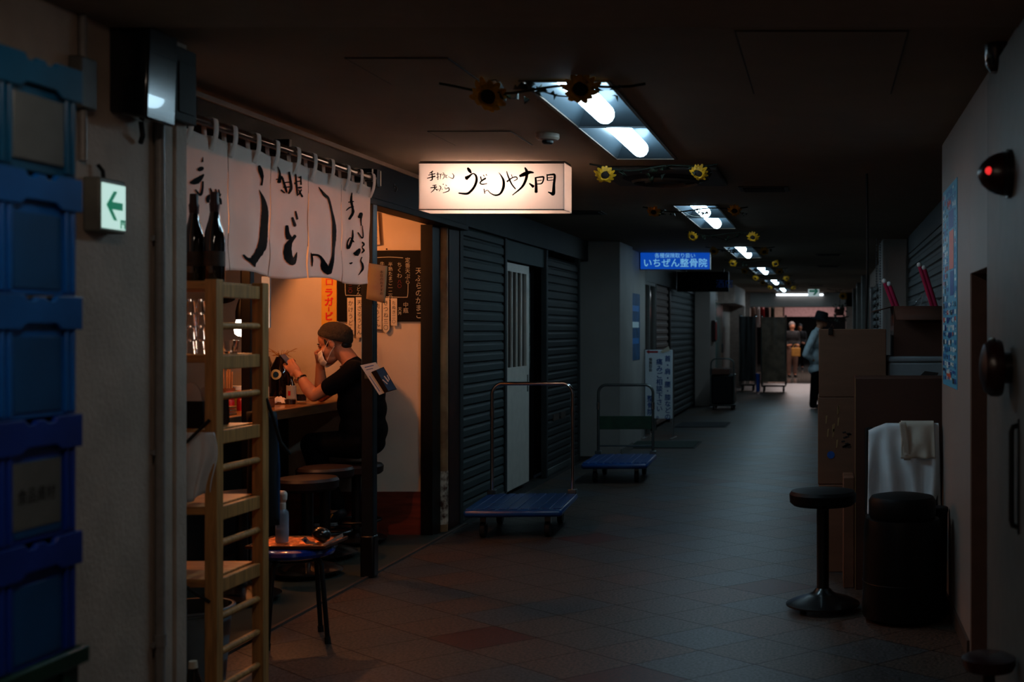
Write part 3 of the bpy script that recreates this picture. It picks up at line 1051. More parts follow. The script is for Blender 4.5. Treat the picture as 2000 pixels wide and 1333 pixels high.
mb = MB()
brush(mb, [
    [(622, 122, 20), (645, 155, 32), (668, 188, 16)],
    [(600, 258, 42), (640, 232, 26), (690, 195, 12), (730, 222, 20), (738, 290, 26), (706, 372, 24), (655, 432, 24), (608, 458, 22), (505, 450, 14)],
    [(790, 235, 14), (802, 280, 12)], [(858, 255, 18), (805, 290, 16), (785, 318, 14), (815, 335, 12), (875, 325, 8)],
    [(825, 212, 8), (840, 232, 8)], [(862, 205, 10), (872, 222, 6)],
    [(835, 395, 10), (846, 455, 10)], [(846, 432, 6), (880, 412, 8), (920, 450, 10), (985, 478, 16), (1048, 455, 20), (1088, 375, 27), (1090, 290, 24), (1062, 228, 14), (1028, 182, 4)],
    [(1130, 165, 8), (1150, 230, 14), (1195, 330, 15), (1246, 396, 12)], [(1135, 300, 18), (1200, 252, 12), (1255, 240, 12), (1266, 268, 10), (1222, 290, 7)], [(1192, 208, 8), (1204, 242, 8)],
    [(1300, 228, 24), (1370, 200, 42), (1430, 178, 30), (1482, 184, 14)], [(1368, 118, 16), (1392, 170, 30), (1385, 260, 28), (1330, 370, 22), (1205, 476, 8)], [(1425, 322, 12), (1480, 366, 32)],
    [(1506, 245, 18), (1514, 340, 26), (1514, 440, 32)], [(1506, 250, 14), (1575, 240, 16), (1612, 246, 18), (1590, 320, 14), (1530, 332, 10)], [(1530, 288, 8), (1590, 280, 8)],
    [(1655, 205, 12), (1662, 285, 14)], [(1655, 216, 14), (1720, 208, 18), (1756, 220, 24), (1746, 340, 26), (1738, 455, 36), (1705, 450, 22), (1670, 434, 10)], [(1662, 250, 8), (1730, 244, 8)], [(1665, 286, 8), (1738, 278, 8)],
    [(170, 162, 12), (128, 192, 9)], [(112, 216, 8), (200, 196, 11)], [(95, 257, 8), (200, 230, 15)], [(155, 178, 10), (162, 268, 14), (132, 285, 8)],
    [(215, 205, 6), (250, 200, 8)], [(232, 180, 9), (236, 276, 9)], [(214, 250, 6), (250, 236, 6)], [(255, 206, 6), (288, 200, 6)], [(272, 205, 9), (266, 266, 6)],
    [(300, 186, 9), (316, 192, 6)], [(290, 216, 6), (318, 206, 8), (316, 244, 8), (296, 266, 5)], [(334, 208, 6), (338, 226, 6)], [(356, 214, 6), (336, 240, 7), (357, 250, 6)],
    [(370, 234, 5), (392, 246, 5), (430, 258, 9), (442, 222, 10), (420, 190, 4)],
    [(165, 350, 8), (215, 345, 10)], [(140, 381, 10), (220, 370, 13)], [(190, 350, 10), (188, 400, 11), (145, 442, 6)], [(196, 386, 8), (226, 412, 14)],
    [(255, 354, 8), (274, 372, 9), (265, 402, 8), (250, 426, 6)], [(234, 395, 6), (240, 406, 8)], [(285, 390, 6), (291, 406, 6)], [(300, 332, 5), (308, 330, 5), (306, 340, 5), (299, 337, 5)],
    [(335, 344, 8), (352, 354, 6)], [(325, 368, 6), (336, 396, 7), (374, 380, 10), (376, 420, 11), (300, 446, 6)],
], sgn, bold=1.3)
mb.build('brush_lettering', 'ink', o, smooth=False, fix=False)

# ------------------------------------------------------------------ noren curtain on its rod
XN, NZ1, NZ0, RZ = -2.49, 2.185, 1.645, 2.235
rod = thing('curtain_rod', 'dark polished wooden rod carrying the white shop curtain', 'rod', (XN, 5.5, RZ))
mb = MB(); mb.cyl((0, -1.25, 0), (0, 1.26, 0), 0.019, n=16); mb.ell((0, 1.26, 0), 0.024, 12); mb.build('pole', 'rod', rod)
for yy in (-1.0, 0.2, 1.235):
    mb = MB(); mb.box(XF - XN + 0.001, 0.012, yy - 0.014, yy + 0.014, -0.022, 0.05); mb.build('bracket', 'black_metal', rod, bevel=0.003)


def fold(y, z):
    """how far the cloth swings out of its plane"""
    t = (NZ1 - z) / (NZ1 - NZ0)
    return (0.012 * math.sin(y * 15.5) + 0.006 * math.sin(y * 31 + 1)) * (0.35 + 0.65 * t) + 0.010 * math.sin(y * 6 + 2) * t + 0.004 * math.sin(z * 30 + y * 9) * t


def hem(y):
    return NZ0 + 0.010 * math.sin(y * 7.5) + 0.006 * (y - 5.5)


noren = thing('noren_curtain', 'white cloth shop curtain with black brush lettering, hung across the noodle shop front', 'curtain', (XN, 5.5, NZ1))
edges = [4.33, 4.73, 5.13, 5.53, 5.93, 6.33, 6.745]
for a, b in zip(edges, edges[1:]):
    g = 0.006
    part_ = 0.03 if abs(a - 5.93) < 0.01 or abs(b - 5.93) < 0.01 else 0.008

    def f(u, v, a=a, b=b):
        y = a + g / 2 + (b - a - g) * u
        zt, zb = NZ1 + 0.004 * math.cos(y * 2 * PI / 0.2), hem(y)
        z = zt + (zb - zt) * v
        # the cloth parts a little towards the hem
        y += (0.5 - u) * part_ * v
        return (fold(y, z), y - 5.5, z - NZ1)
    mb = MB(); mb.grid(f, 40, 44)
    mb.build('cloth_panel', 'noren_cloth', noren, solid=0.0012, fix=False, angle=80)
for y in (4.4, 4.6, 4.79, 4.975, 5.15, 5.35, 5.55, 5.76, 5.96, 6.16, 6.38, 6.54, 6.725):
    mb = MB()
    pts = [(0.0, NZ1 - 0.06), (0.014, NZ1 - 0.03), (0.024, NZ1 + 0.01), (0.024, RZ + 0.012), (0.012, RZ + 0.024), (-0.012, RZ + 0.024), (-0.024, RZ + 0.012), (-0.024, NZ1 + 0.01), (-0.012, NZ1 - 0.03)]
    pts = smooth_pts(pts, 3)
    vs = []
    for k, (x, z) in enumerate(pts):
        vs += [(x + fold(y, NZ1) * 0.7, y - 5.5 - 0.019, z - NZ1), (x + fold(y, NZ1) * 0.7, y - 5.5 + 0.019, z - NZ1)]
    mb.add(vs, [(2 * k, 2 * k + 1, 2 * k + 3, 2 * k + 2) for k in range(len(pts) - 1)])
    mb.build('hanging_loop', 'noren_cloth', noren, solid=0.0015, fix=False, angle=80)


def on_cloth(ax, ay, k):
    def conv(zx, zy):
        px = ax + zx / k; py = ay + zy / k
        Y = -XN * FPX / (1611 - px)
        z = EYE - (py - 645) * Y / FPX
        return (fold(Y, z) + 0.0045, Y - 5.5, z - NZ1)
    return conv


CA = on_cloth(360, 290, 5.125)
CB = on_cloth(520, 290, 4.937)
for cvt, strokes in (
    (CA, [
    [(732, 175, 22), (745, 215, 36), (762, 270, 30), (766, 320, 16), (755, 368, 18)],
    [(728, 415, 4), (765, 500, 28), (790, 620, 54), (792, 750, 66), (775, 870, 76), (745, 985, 76), (700, 1070, 74), (662, 1130, 64), (668, 1185, 14)],
    [(576, 1065, 10), (600, 1105, 22), (650, 1130, 50)],
    ]),
    (CA, [
    [(163, 88, 4), (158, 135, 15)], [(125, 218, 26), (146, 205, 34), (165, 195, 22)], [(62, 345, 16), (105, 330, 44), (170, 262, 14)], [(160, 330, 12), (152, 405, 15), (132, 468, 16), (98, 412, 8)],
    [(235, 400, 12), (255, 470, 32)], [(262, 470, 20), (212, 490, 36), (200, 520, 30), (208, 542, 18)], [(292, 408, 8), (302, 480, 24)], [(322, 412, 8), (328, 480, 18)], [(282, 450, 12), (342, 462, 12)], [(285, 490, 20), (325, 510, 26), (335, 560, 14)],
    ]),
    (CB, [
    [(118, 178, 5), (136, 240, 12), (132, 330, 26)], [(106, 300, 8), (162, 288, 12)], [(150, 268, 10), (172, 350, 14), (190, 425, 12)], [(205, 228, 14), (214, 300, 18), (224, 380, 20), (205, 436, 14)],
    [(160, 330, 10), (212, 326, 10)], [(165, 375, 10), (216, 372, 10)], [(150, 400, 10), (175, 430, 10)],
    [(270, 248, 12), (276, 340, 18), (291, 458, 10)], [(256, 340, 14), (280, 330, 12)], [(300, 282, 10), (325, 275, 10)], [(286, 320, 9), (328, 314, 10)], [(322, 268, 10), (322, 350, 14)], [(295, 380, 14), (328, 378, 14)], [(300, 398, 8), (336, 468, 15)], [(326, 398, 12), (300, 448, 10)],
    ]),
    (CB, [
    [(190, 745, 16), (198, 820, 24), (216, 870, 38)], [(268, 842, 26), (218, 915, 38), (206, 1000, 50), (216, 1070, 56), (242, 1092, 52), (275, 1058, 30), (296, 1003, 6)],
    [(234, 668, 20), (262, 748, 30)], [(274, 608, 16), (290, 682, 20)],
    ]),
    (CB, [
    [(503, 372, 4), (545, 450, 20), (580, 490, 20), (608, 620, 22), (628, 750, 30), (630, 880, 32), (610, 1000, 26), (588, 1110, 34), (566, 1190, 44), (540, 1150, 36), (522, 1075, 14), (497, 1032, 14), (452, 1028, 18)],
    [(447, 1008, 6), (462, 1060, 14), (468, 1138, 6)],
    ]),
    (CB, [
    [(820, 428, 6), (814, 500, 14), (822, 560, 12), (828, 620, 15), (804, 685, 14)], [(780, 600, 6), (805, 572, 10), (832, 562, 8)], [(795, 520, 8), (832, 512, 8)],
    [(825, 788, 6), (822, 860, 11), (800, 965, 14), (790, 915, 9), (808, 862, 7), (830, 905, 8)], [(812, 1112, 14), (826, 1102, 8)],
    [(848, 1026, 34), (866, 1000, 36), (882, 972, 22)],
    [(876, 668, 18), (900, 635, 30), (902, 690, 14), (908, 745, 10)], [(922, 745, 6), (930, 845, 10), (908, 860, 14), (864, 812, 12)],
    [(912, 905, 14), (934, 925, 14), (912, 955, 10), (932, 985, 14), (908, 1008, 10)], [(915, 1050, 10), (904, 1082, 12), (926, 1120, 18), (928, 1170, 18), (862, 1222, 5)],
    ]),
):
    mb = MB()
    brush(mb, strokes, cvt, ragged=0.08, bold=1.3, across=5)
    mb.build('brush_character', 'ink', noren, smooth=False, fix=False)

# ------------------------------------------------------------------ wall things inside the shop, on the cross wall
YW = YB - 0.004
o = thing('chalkboard_menu', 'long black menu board with chalk writing on the shop end wall', 'menu board', (at(746, 560, YB).x, YW, at(746, 560, YB).z))


def loc_of(root):
    b = root.location

    def mk(Y):
        def conv(px, py):
            p = at(px, py, Y)
            return (p.x - b.x, p.y - b.y, p.z - b.z)
        return conv
    return mk


cv = loc_of(o)
a = cv(YW)(660, 490); b = cv(YW)(833, 628)
mb = MB(); mb.box(a[0], b[0], -0.018, 0, b[2], a[2]); mb.build('board', 'board_black', o, bevel=0.003)
c2 = cv(YW - 0.0215)


def pen(x, y):
    return c2(x, y)


def col(mb, text, px, py, h, m=0):
    """a column of upright characters, px / py = upper left corner in photo units"""
    for i, ch in enumerate(text):
        if ch == ' ':
            continue
        vs, fs = glyph(ch)
        mb.add([pen(px + x * h, py + i * h * 1.02 + h * 0.88 - y * h) for x, y in vs], fs, m)


for args in (
    ('天ぷらのかまこ', 811, 522, 14.2),
    ('定番天ぷら', 791, 503, 10.4),
    ('ちくわ', 775, 512, 10.5),
    ('八〇', 776, 546, 8.5, 1),
    ('半熟たまご一二〇', 758, 512, 9.0),
    ('牛すじ', 742, 511, 9.0),
    ('中瓶', 787, 590, 11),
    ('天丼', 777, 600, 8),
    ('うどん一', 696, 552, 8.4),
    ('二〇', 680, 556, 8.4, 1),
):
    mb = MB()
    col(mb, *args)
    mb.build('chalk_lettering', ['chalk', 'chalk_red'], o, smooth=False, fix=False)
for st in [[(727, 504, 1.2), (760, 502.5, 1.2), (787, 504, 1.2)], [(797, 555, 1.2), (796, 578, 1.2), (790, 581, 1.2), (754, 580, 1.2)], [(674, 549, 1.2), (675, 575, 1.2), (680, 577, 1.2), (706, 578, 1.2)]]:
    mb = MB()
    brush(mb, [st], pen)
    mb.build('chalk_line', 'chalk', o, smooth=False, fix=False)

strips = [((678, 582), (692, 654), 'かけうどん', 'pale paper menu strip by the beanie, beneath the chalkboard'), ((695, 581), (709, 659), '天ざるうどん', 'pale paper menu strip touching the dark post, beneath the chalkboard'),
          ((729, 588), (745.5, 644), '肉うどん', 'short paper menu strip under the brown note'), ((747, 582), (760.5, 650), 'きつね三〇', 'paper menu strip with a rounded lower end'), ((763, 583), (775.5, 637), 'たぬき二〇', 'paper menu strip farthest from the post')]
for k, ((x0, y0), (x1, y1), tx, lab) in enumerate(strips):
    s = thing('paper_strip', lab, 'paper', tuple(at((x0 + x1) / 2, y0, YB - 0.026)), 0, 'paper menu strips')
    cs = loc_of(s)(YB - 0.028)
    poly = [(x0, y0), (x1, y0), (x1, y1), (x0 + 0.5, y1 + (2 if k % 2 else -1))]
    if k == 3:
        poly = [(x0, y0), (x1, y0), (x1, y1 - 6), (x1 - 4, y1 - 1), ((x0 + x1) / 2, y1 + 1), (x0 + 3, y1 - 1), (x0, y1 - 6)]
    mb = MB(); mb.prism(poly, lambda u, v, t, cs=cs: Vector(cs(u, v)) + Vector((0, t, 0)), 0.0008)
    mb.build('sheet', 'paper', s, smooth=False)
    mb = MB()
    hgt = (y1 - y0 - 8) / len(tx)
    for i, ch in enumerate(tx):
        vs, fs = glyph(ch)
        mb.add([Vector(cs((x0 + x1) / 2 - hgt * 0.42 + x * hgt * 0.84, y0 + 4 + i * hgt + hgt * 0.84 - y * hgt * 0.9)) + Vector((0, -0.0015, 0)) for x, y in vs], fs)
    mb.build('handwriting', 'ink_brown', s, smooth=False, fix=False)

s = thing('beer_poster', 'tall yellow poster with red characters on the shop end wall', 'poster', tuple(at(642, 590, YW)))
cs = loc_of(s)(YW)
a, b = cs(628, 480), cs(657.5, 662)
mb = MB(); mb.box(a[0], b[0], -0.0012, 0, b[2], a[2]); mb.build('sheet', 'poster_yellow', s)
mb = MB()
y = 486.0
for ch in 'サッポロ':
    vs, fs = glyph(ch)
    h = 18
    for dx in (0, 0.6):
        mb.add([Vector(cs(634 + (x) * h + dx, y + h * 0.88 - yy * h)) + Vector((0, -0.003 - 0.001 * dx, 0)) for x, yy in vs], fs)
    y += 18.5
y = 562.0
for ch in 'ラガービール':
    vs, fs = glyph(ch)
    h = 18 if ch != 'ー' else 13
    for dx, dy in ((0, 0), (1.1, 0), (0, 0.9), (1.1, 0.9)):
        if ch == 'ー':      # the long mark turns upright in a column
            mb.add([Vector(cs(641 + (0.5 - yy) * h * 0.6 + dx, y + x * h * 0.8 + dy)) + Vector((0, -0.003 - 0.0006 * (dx + 2.3 * dy), 0)) for x, yy in vs], fs)
        else:
            mb.add([Vector(cs(633 + x * h + dx, y + h * 0.88 - yy * h + dy)) + Vector((0, -0.003 - 0.0006 * (dx + 2.3 * dy), 0)) for x, yy in vs], fs)
    y += h + 0.3 if ch != 'ー' else 10
mb.build('lettering', 'red_print', s, smooth=False, fix=False)

s = thing('paper_notice', 'white paper notice hanging high on the end wall above the chalkboard', 'paper', tuple(at(736, 412, YB - 0.05)))
cs = loc_of(s)(YB - 0.03)
mb = MB(); mb.prism([(727, 414), (738, 416), (742, 478), (727, 480)], lambda u, v, t: Vector(cs(u, v)) + Vector((0, t, 0)), 0.0008); mb.build('sheet', 'paper', s)
mb = MB()
for i, ch in enumerate('ぶっかけ'):
    vs, fs = glyph(ch)
    mb.add([Vector(cs(729 + x * 9, 442 + i * 9 + 8 - y * 9)) + Vector((0, -0.002, 0)) for x, y in vs], fs)
mb.build('handwriting', 'ink_brown', s, smooth=False, fix=False)
s = thing('wall_board', 'thin cream panel fixed to the wall above the chalkboard', 'panel', tuple(at(788, 450, YB - 0.004)))
cs = loc_of(s)(YW)
mb = MB(); mb.prism([(752, 418), (770, 424), (832, 432), (832, 489), (752, 489)], lambda u, v, t: Vector(cs(u, v)) + Vector((0, -t, 0)), 0.006); mb.build('board', 'shop_wall', s)
for u, v in ((745, 487), (826, 484)):
    mb = MB(); p = cs(u if u > 752 else 756, v); mb.ell((p[0], -0.008, p[2]), 0.006, 8); mb.build('pin', 'ink_brown', s)

# ------------------------------------------------------------------ post, note and leaflets
o = thing('shop_post', 'dark square steel post at the shop front, from floor to lintel', 'post', (-2.58, 6.96, 0))
mb = MB(); mb.box(-0.034, 0.034, -0.034, 0.034, 0, 2.114); mb.build('shaft', 'post_paint', o, bevel=0.006)
mb = MB(); mb.box(-0.04, 0.04, -0.04, 0.04, 0.0, 0.24); mb.build('foot_cover', 'black_metal', o, bevel=0.012)
s = thing('kraft_note', 'brown paper note with faint writing pinned to the dark post below the curtain', 'paper', tuple(at(735, 515, 6.89)))
cs = loc_of(s)(6.89)
mb = MB()
mb.grid(lambda u, v: Vector(cs(720 + 36 * u - 5 * v + 0.0 * u, 514 + 6 * u + 70 * v + 3 * u * v)) + Vector((0, 0.02 * (u - 0.4) ** 2, 0)), 8, 6)
mb.build('sheet', 'paper_kraft', s, solid=0.001)
mb = MB()
for i, ch in enumerate('本日のおすすめ'):
    vs, fs = glyph(ch)
    mb.add([Vector(cs(742 + x * 6.5, 528 + i * 7 + 6 - y * 6.5)) + Vector((0, -0.002, 0)) for x, y in vs], fs)
mb.build('handwriting', 'ink_brown', s, smooth=False, fix=False)
s = thing('leaflet_holder', 'white leaflet and dark flyer clipped askew to the post behind the man', 'leaflet', tuple(at(740, 740, 6.885)))
cs = loc_of(s)(6.885)
fn = lambda u, v, t: Vector(cs(u, v)) + Vector((0, -t, 0))
mb = MB(); mb.prism([(704, 714), (734, 708), (744, 722), (751, 768), (741, 772)], fn, 0.003); mb.build('white_sheet', 'paper_white', s, smooth=False)
mb = MB(); mb.prism([(726, 727), (750, 717), (776, 761), (752, 768)], lambda u, v, t: fn(u, v, t + 0.006), 0.004); f = mb.build('dark_flyer', 'phone', s, smooth=False)
mb = MB(); mb.prism([(736, 723), (750, 718), (775, 760), (760, 764)], lambda u, v, t: fn(u, v, t + 0.011), 0.0008); mb.build('blue_print', 'clinic_poster', f, smooth=False)
mb = MB()
brush(mb, [[(752, 735, 2), (760, 745, 3)], [(758, 733, 2), (762, 742, 2)], [(749, 742, 2), (758, 750, 2)]], lambda x, y: fn(x, y, 0.0125)); mb.build('white_print', 'paper_white', f, fix=False)
mb = MB()
brush(mb, [[(713, 718, 1.6), (730, 714, 1.6)], [(716, 723, 1.2), (729, 720, 1.2)], [(722, 735, 1.2), (742, 765, 1.2)]], lambda x, y: fn(x, y, 0.0035)); mb.build('print', 'print_blue', s, fix=False)
mb = MB(); mb.box(-0.012, 0.012, 0.0, 0.038, -0.02, 0.02); mb.build('clip', 'steel_dull', s, loc=tuple(Vector(cs(716, 733))))

o = thing('wall_hook', 'small pale hook on the dark beam past the end of the curtain rod', 'hook', (XF, 7.36, EYE + 275 * 7.36 / FPX))
mb = MB(); mb.tube([(0, 0, 0.02), (0.012, 0, 0.018), (0.018, 0, 0.0), (0.01, 0, -0.014), (0.002, 0, -0.006)], 0.004, 8); mb.build('hook', 'steel', o)
mb = MB(); mb.box(0, 0.004, -0.008, 0.008, 0.008, 0.032); mb.build('plate', 'steel', o)
o = thing('wall_bracket', 'black bracket with a pale edge on the dark beam, beside the curtain rod end', 'bracket', (XF, 7.03, EYE + 296 * 7.03 / FPX))
mb = MB(); mb.box(0, 0.03, -0.03, 0.03, -0.05, 0.05); mb.build('body', 'black_metal', o, bevel=0.003)
mb = MB(); mb.box(0.03, 0.033, 0.012, 0.026, -0.04, 0.045); mb.build('pale_edge', 'paper', o)

# ------------------------------------------------------------------ noodle shop: counter, lamps, stools
CX, CZ = -3.26, 0.925
o = thing('counter', 'long wooden eating counter with a pale brown edge, running along inside the noodle shop', 'counter', (CX, 6.6, 0))
mb = MB(); mb.box(-0.52, 0, -2.0, 1.74, CZ - 0.045, CZ); mb.build('worktop', 'counter_wood', o, bevel=0.006)
mb = MB(); mb.box(0.0, 0.018, -2.0, 1.74, CZ - 0.06, CZ - 0.002); mb.build('front_edge', 'counter_edge', o, bevel=0.004)
mb = MB(); mb.box(-0.42, -0.38, -2.0, 1.74, 0.02, CZ - 0.045); mb.build('front_panel', 'counter_front', o)


def pendant(x, y, z, lab, m='bulb_warm', watts=BULB_W, color=WARM, group=None):
    o = thing('pendant_lamp', lab, 'lamp', (x, y, z), 0, group)
    top = (CEIL if x > -3.51 else 1.97) - z
    mb = MB(); mb.cyl((0, 0, 0.10), (0, 0, top), 0.004, n=8); mb.build('cord', 'black_plastic', o)
    mb = MB(); mb.lathe([(0.012, 0.17), (0.022, 0.14), (0.03, 0.10), (0.03, 0.06), (0.026, 0.055)], n=16); mb.build('socket', 'black_plastic', o)
    mb = MB(); mb.lathe([(0.024, 0.06), (0.032, 0.03), (0.038, 0.0), (0.033, -0.025), (0.018, -0.037), (0.0, -0.04)], n=18); mb.build('bulb', m, o)
    l = lamp('bulb_light', 'POINT', (0, 0, -0.075), watts, color, 0.03)
    l.parent = o
    return o


pendant(-3.46, 7.55, 2.16, 'bare warm bulb over the counter near the seated man, behind the curtain')
pendant(-3.46, 5.9, 2.16, 'bare warm bulb over the near part of the counter, behind the curtain')
pendant(at(471, 640, 6.9).x, 6.9, at(471, 644, 6.9).z, 'bare white bulb on a black cord seen through the wooden rack', 'bulb_white', 1.3, (1.0, 0.72, 0.5))


def bar_stool(name, lab, loc, seat_mat, height, group=None, r=0.165, rb=0.19):
    o = thing(name, lab, 'stool', loc, 0, group)
    mb = MB(); mb.lathe([(0.0, height - 0.075), (r * 0.9, height - 0.075), (r, height - 0.06), (r * 1.02, height - 0.02), (r * 0.95, height - 0.004), (r * 0.6, height + 0.004), (0, height + 0.006)], n=36)
    mb.build('seat', seat_mat, o)
    mb = MB(); mb.cyl((0, 0, 0.06), (0, 0, height - 0.07), 0.031, n=18); mb.build('column', 'black_gloss', o)
    mb = MB(); mb.lathe([(rb, 0.028), (rb, 0.036), (rb * 0.8, 0.055), (rb * 0.4, 0.078), (0.05, 0.09), (0.034, 0.11)], n=40); mb.build('base', 'black_gloss', o)
    if name == 'counter_stool':
        mb = MB(); mb.tube([(0.15 * math.cos(2 * PI * i / 30), 0.15 * math.sin(2 * PI * i / 30), 0.16) for i in range(31)], 0.009, 8); mb.cyl((-0.15, 0, 0.16), (0.15, 0, 0.16), 0.007, n=8); mb.build('foot_ring', 'black_metal', o)
    for k in range(4):
        t = PI / 4 + k * PI / 2
        mb = MB(); mb.cyl((math.cos(t) * rb * 0.75, math.sin(t) * rb * 0.75, 0), (math.cos(t) * rb * 0.75, math.sin(t) * rb * 0.75, 0.04), 0.014, n=10); mb.build('foot', 'rubber', o)
    return o


s1 = bar_stool('counter_stool', 'round counter stool with dark red seat, behind the small blue stool', (-2.93, 6.96, 0.008), 'red_vinyl', 0.56, 'counter stools in the noodle shop')
dup(s1, (-3.05, 7.5, 0.008), label='round counter stool between the seated man and the dark red stool')
s3 = dup(s1, (-3.06, 8.03, 0.008), label='round counter stool carrying the seated man')
s3.scale = (1, 1, 0.93)
dup(s1, (-2.99, 6.3, 0.008), label='round counter stool mostly hidden by the wooden rack')
o = thing('inner_post', 'slim black upright inside the shop, seen through the wooden rack', 'post', (at(484, 700, 6.75).x, 6.75, 0))
mb = MB(); mb.box(-0.025, 0.025, -0.025, 0.025, 0.01, CEIL - 0.002); mb.build('shaft', 'black_metal', o, bevel=0.004)
mb = MB(); mb.box(-0.045, 0.045, -0.045, 0.045, 0.009, 0.018); mb.build('foot_plate', 'black_metal', o)
o = thing('hanging_board', 'narrow pale blue board hanging inside the shop beside the rack top', 'board', tuple(at(520, 594, 7.2)))
mb = MB(); mb.box(-0.024, 0.024, -0.008, 0.008, -0.14, 0.16); mb.build('board', 'board_white', o)
mb = MB(); mb.cyl((0, 0, 0.16), (0, 0, CEIL - o.location.z), 0.003, n=6); mb.build('cord', 'black_plastic', o)

# things along the counter
CT = CZ + 0.0


def on_counter(px, Y, z=CT):
    return ((px - 1611) * Y / FPX, Y, z)


def lathe_thing(name, lab, cat, loc, prof, m, group=None, n=24, extra=()):
    o = thing(name, lab, cat, loc, 0, group)
    mb = MB(); mb.lathe(prof, n=n); mb.build('body', m, o)
    for nm, pr, mm in extra:
        mb = MB(); mb.lathe(pr, n=n); mb.build(nm, mm, o)
    return o


lathe_thing('sake_bottle', 'tall dark glass bottle with a cream cap on the counter, beside the rack', 'bottle', on_counter(514, 7.86),
            [(0.0, 0.0), (0.042, 0.0), (0.045, 0.01), (0.045, 0.22), (0.038, 0.27), (0.018, 0.33), (0.015, 0.40), (0.0, 0.40)], 'bottle_green', n=20,
            extra=[('cap', [(0.0, 0.43), (0.017, 0.43), (0.018, 0.395), (0.0, 0.395)], 'cream_plastic'), ('label', [(0.0455, 0.07), (0.0457, 0.18)], 'label_gold')])


def round_jar(px, Y, r, h, zl, lab, stripe, centre, ro):
    o = thing('round_jar', lab, 'jar', on_counter(px, Y), 0, 'dark round jars on the counter')
    mb = MB(); mb.lathe([(0, 0), (r * 0.8, 0), (r * 0.97, h * 0.2), (r, h * 0.55), (r * 0.9, h * 0.75), (r * 0.55, h * 0.9), (r * 0.4, h), (0, h)], n=28); mb.build('body', 'bottle_glass', o)
    for nm, a0, a1, m, dd in (('label_ring', ro, ro * 0.55, stripe, 0.0), ('label_centre', ro * 0.5, 0.0, centre, 0.003)):
        mb = MB()
        vs = []; n = 24
        def sp(a, rr):
            u, v = math.cos(a) * rr, math.sin(a) * rr
            return (u, -math.sqrt(max((r * 1.02) ** 2 - u * u, 1e-6)) - 0.003 - dd, zl + v)
        for i in range(n):
            vs += [sp(2 * PI * i / n, a0), sp(2 * PI * i / n, a1)]
        mb.add(vs, [(2 * i, 2 * ((i + 1) % n), 2 * ((i + 1) % n) + 1, 2 * i + 1) for i in range(n)] if a1 else [tuple(2 * i for i in range(n))])
        mb.build(nm, m, o, fix=False)
    return o


o = round_jar(549, 8.08, 0.075, 0.30, 0.185, 'fat dark jar with cream ring and blue dot, dry twigs on top', 'cream_plastic', 'clinic_poster', 0.034)
mb = MB()
for k in range(30):
    a = random.uniform(0, 6.28); l = random.uniform(0.05, 0.11)
    mb.tube([(0, 0, 0.29), (math.cos(a) * l * 0.5, math.sin(a) * l * 0.3, 0.29 + l * 0.4), (math.cos(a) * l, math.sin(a) * l * 0.4, 0.29 + l * random.uniform(0.1, 0.8))], 0.0016, 4)
mb.build('dry_twigs', 'mustard', o)
round_jar(519, 8.18, 0.06, 0.30, 0.24, 'fat dark jar with an orange and white ring, beside the tall capped bottle', 'paper', 'shoe_orange', 0.04)
o = thing('sauce_bottle', 'small bottle with a cream paper label standing before the jars', 'bottle', on_counter(569, 7.98))
mb = MB(); mb.lathe([(0, 0), (0.028, 0), (0.03, 0.1), (0.02, 0.13), (0.012, 0.15), (0.012, 0.17), (0, 0.17)], n=18); mb.build('body', 'bottle_glass', o)
mb = MB(); mb.lathe([(0.0305, 0.02), (0.0305, 0.115)], n=18); mb.build('label', 'paper', o)
mb = MB(); mb.box(-0.008, 0.008, -0.032, -0.0308, 0.05, 0.08); mb.build('red_mark', 'red_print', o)
for px, Y, sx, sz, m, lab in ((519, 7.70, 0.03, 0.12, 'napkin', 'cream folded menu card leaning by the dark jars'), (517, 7.55, 0.045, 0.055, 'holder', 'low brown wooden box in front of the menu card')):
    o = thing('menu_card' if m == 'napkin' else 'wooden_box', lab, 'card' if m == 'napkin' else 'box', on_counter(px, Y))
    mb = MB()
    if m == 'napkin':
        mb.prism([(-sx, -0.02), (sx, -0.02), (0.0, 0.03)], lambda u, v, t: Vector((u, v, t)), sz)
        mb.build('card', m, o, smooth=False)
    else:
        mb.box(-sx, sx, -0.04, 0.04, 0, sz); mb.build('body', m, o, bevel=0.003)
        mb = MB(); mb.box(-sx - 0.003, sx + 0.003, -0.043, 0.043, sz, sz + 0.008); mb.build('lid', 'counter_edge', o, bevel=0.002)
o = thing('crumpled_tissue', 'crumpled white tissue on the counter before the jars', 'tissue', on_counter(545, 7.87))
mb = MB()
rr = random.Random(5)
mb.grid(lambda u, v: (0.055 * (u - 0.5) * 2.2, 0.035 * (v - 0.5) * 2, 0.004 + 0.035 * (1 - (2 * u - 1) ** 2) * (1 - (2 * v - 1) ** 2) + rr.uniform(0, 0.014)), 14, 9)
mb.build('sheet', 'napkin', o, solid=0.001, angle=80)


def tumbler(lab, loc, group=None, h=0.085, r=0.036, water=False):
    o = thing('glass_tumbler', lab, 'glass', loc, 0, group)
    mb = MB(); mb.lathe([(0, 0.0), (r * 0.78, 0), (r, h), (r - 0.0025, h), (r * 0.78 - 0.003, 0.008), (0, 0.008)], n=24); mb.build('wall', 'glass', o)
    if water:
        mb = MB(); mb.lathe([(0, 0.0085), (r * 0.74, 0.0085), (r * 0.86, h * 0.6), (0, h * 0.6)], n=24); mb.build('dark_drink', 'bottle_glass', o)
    return o


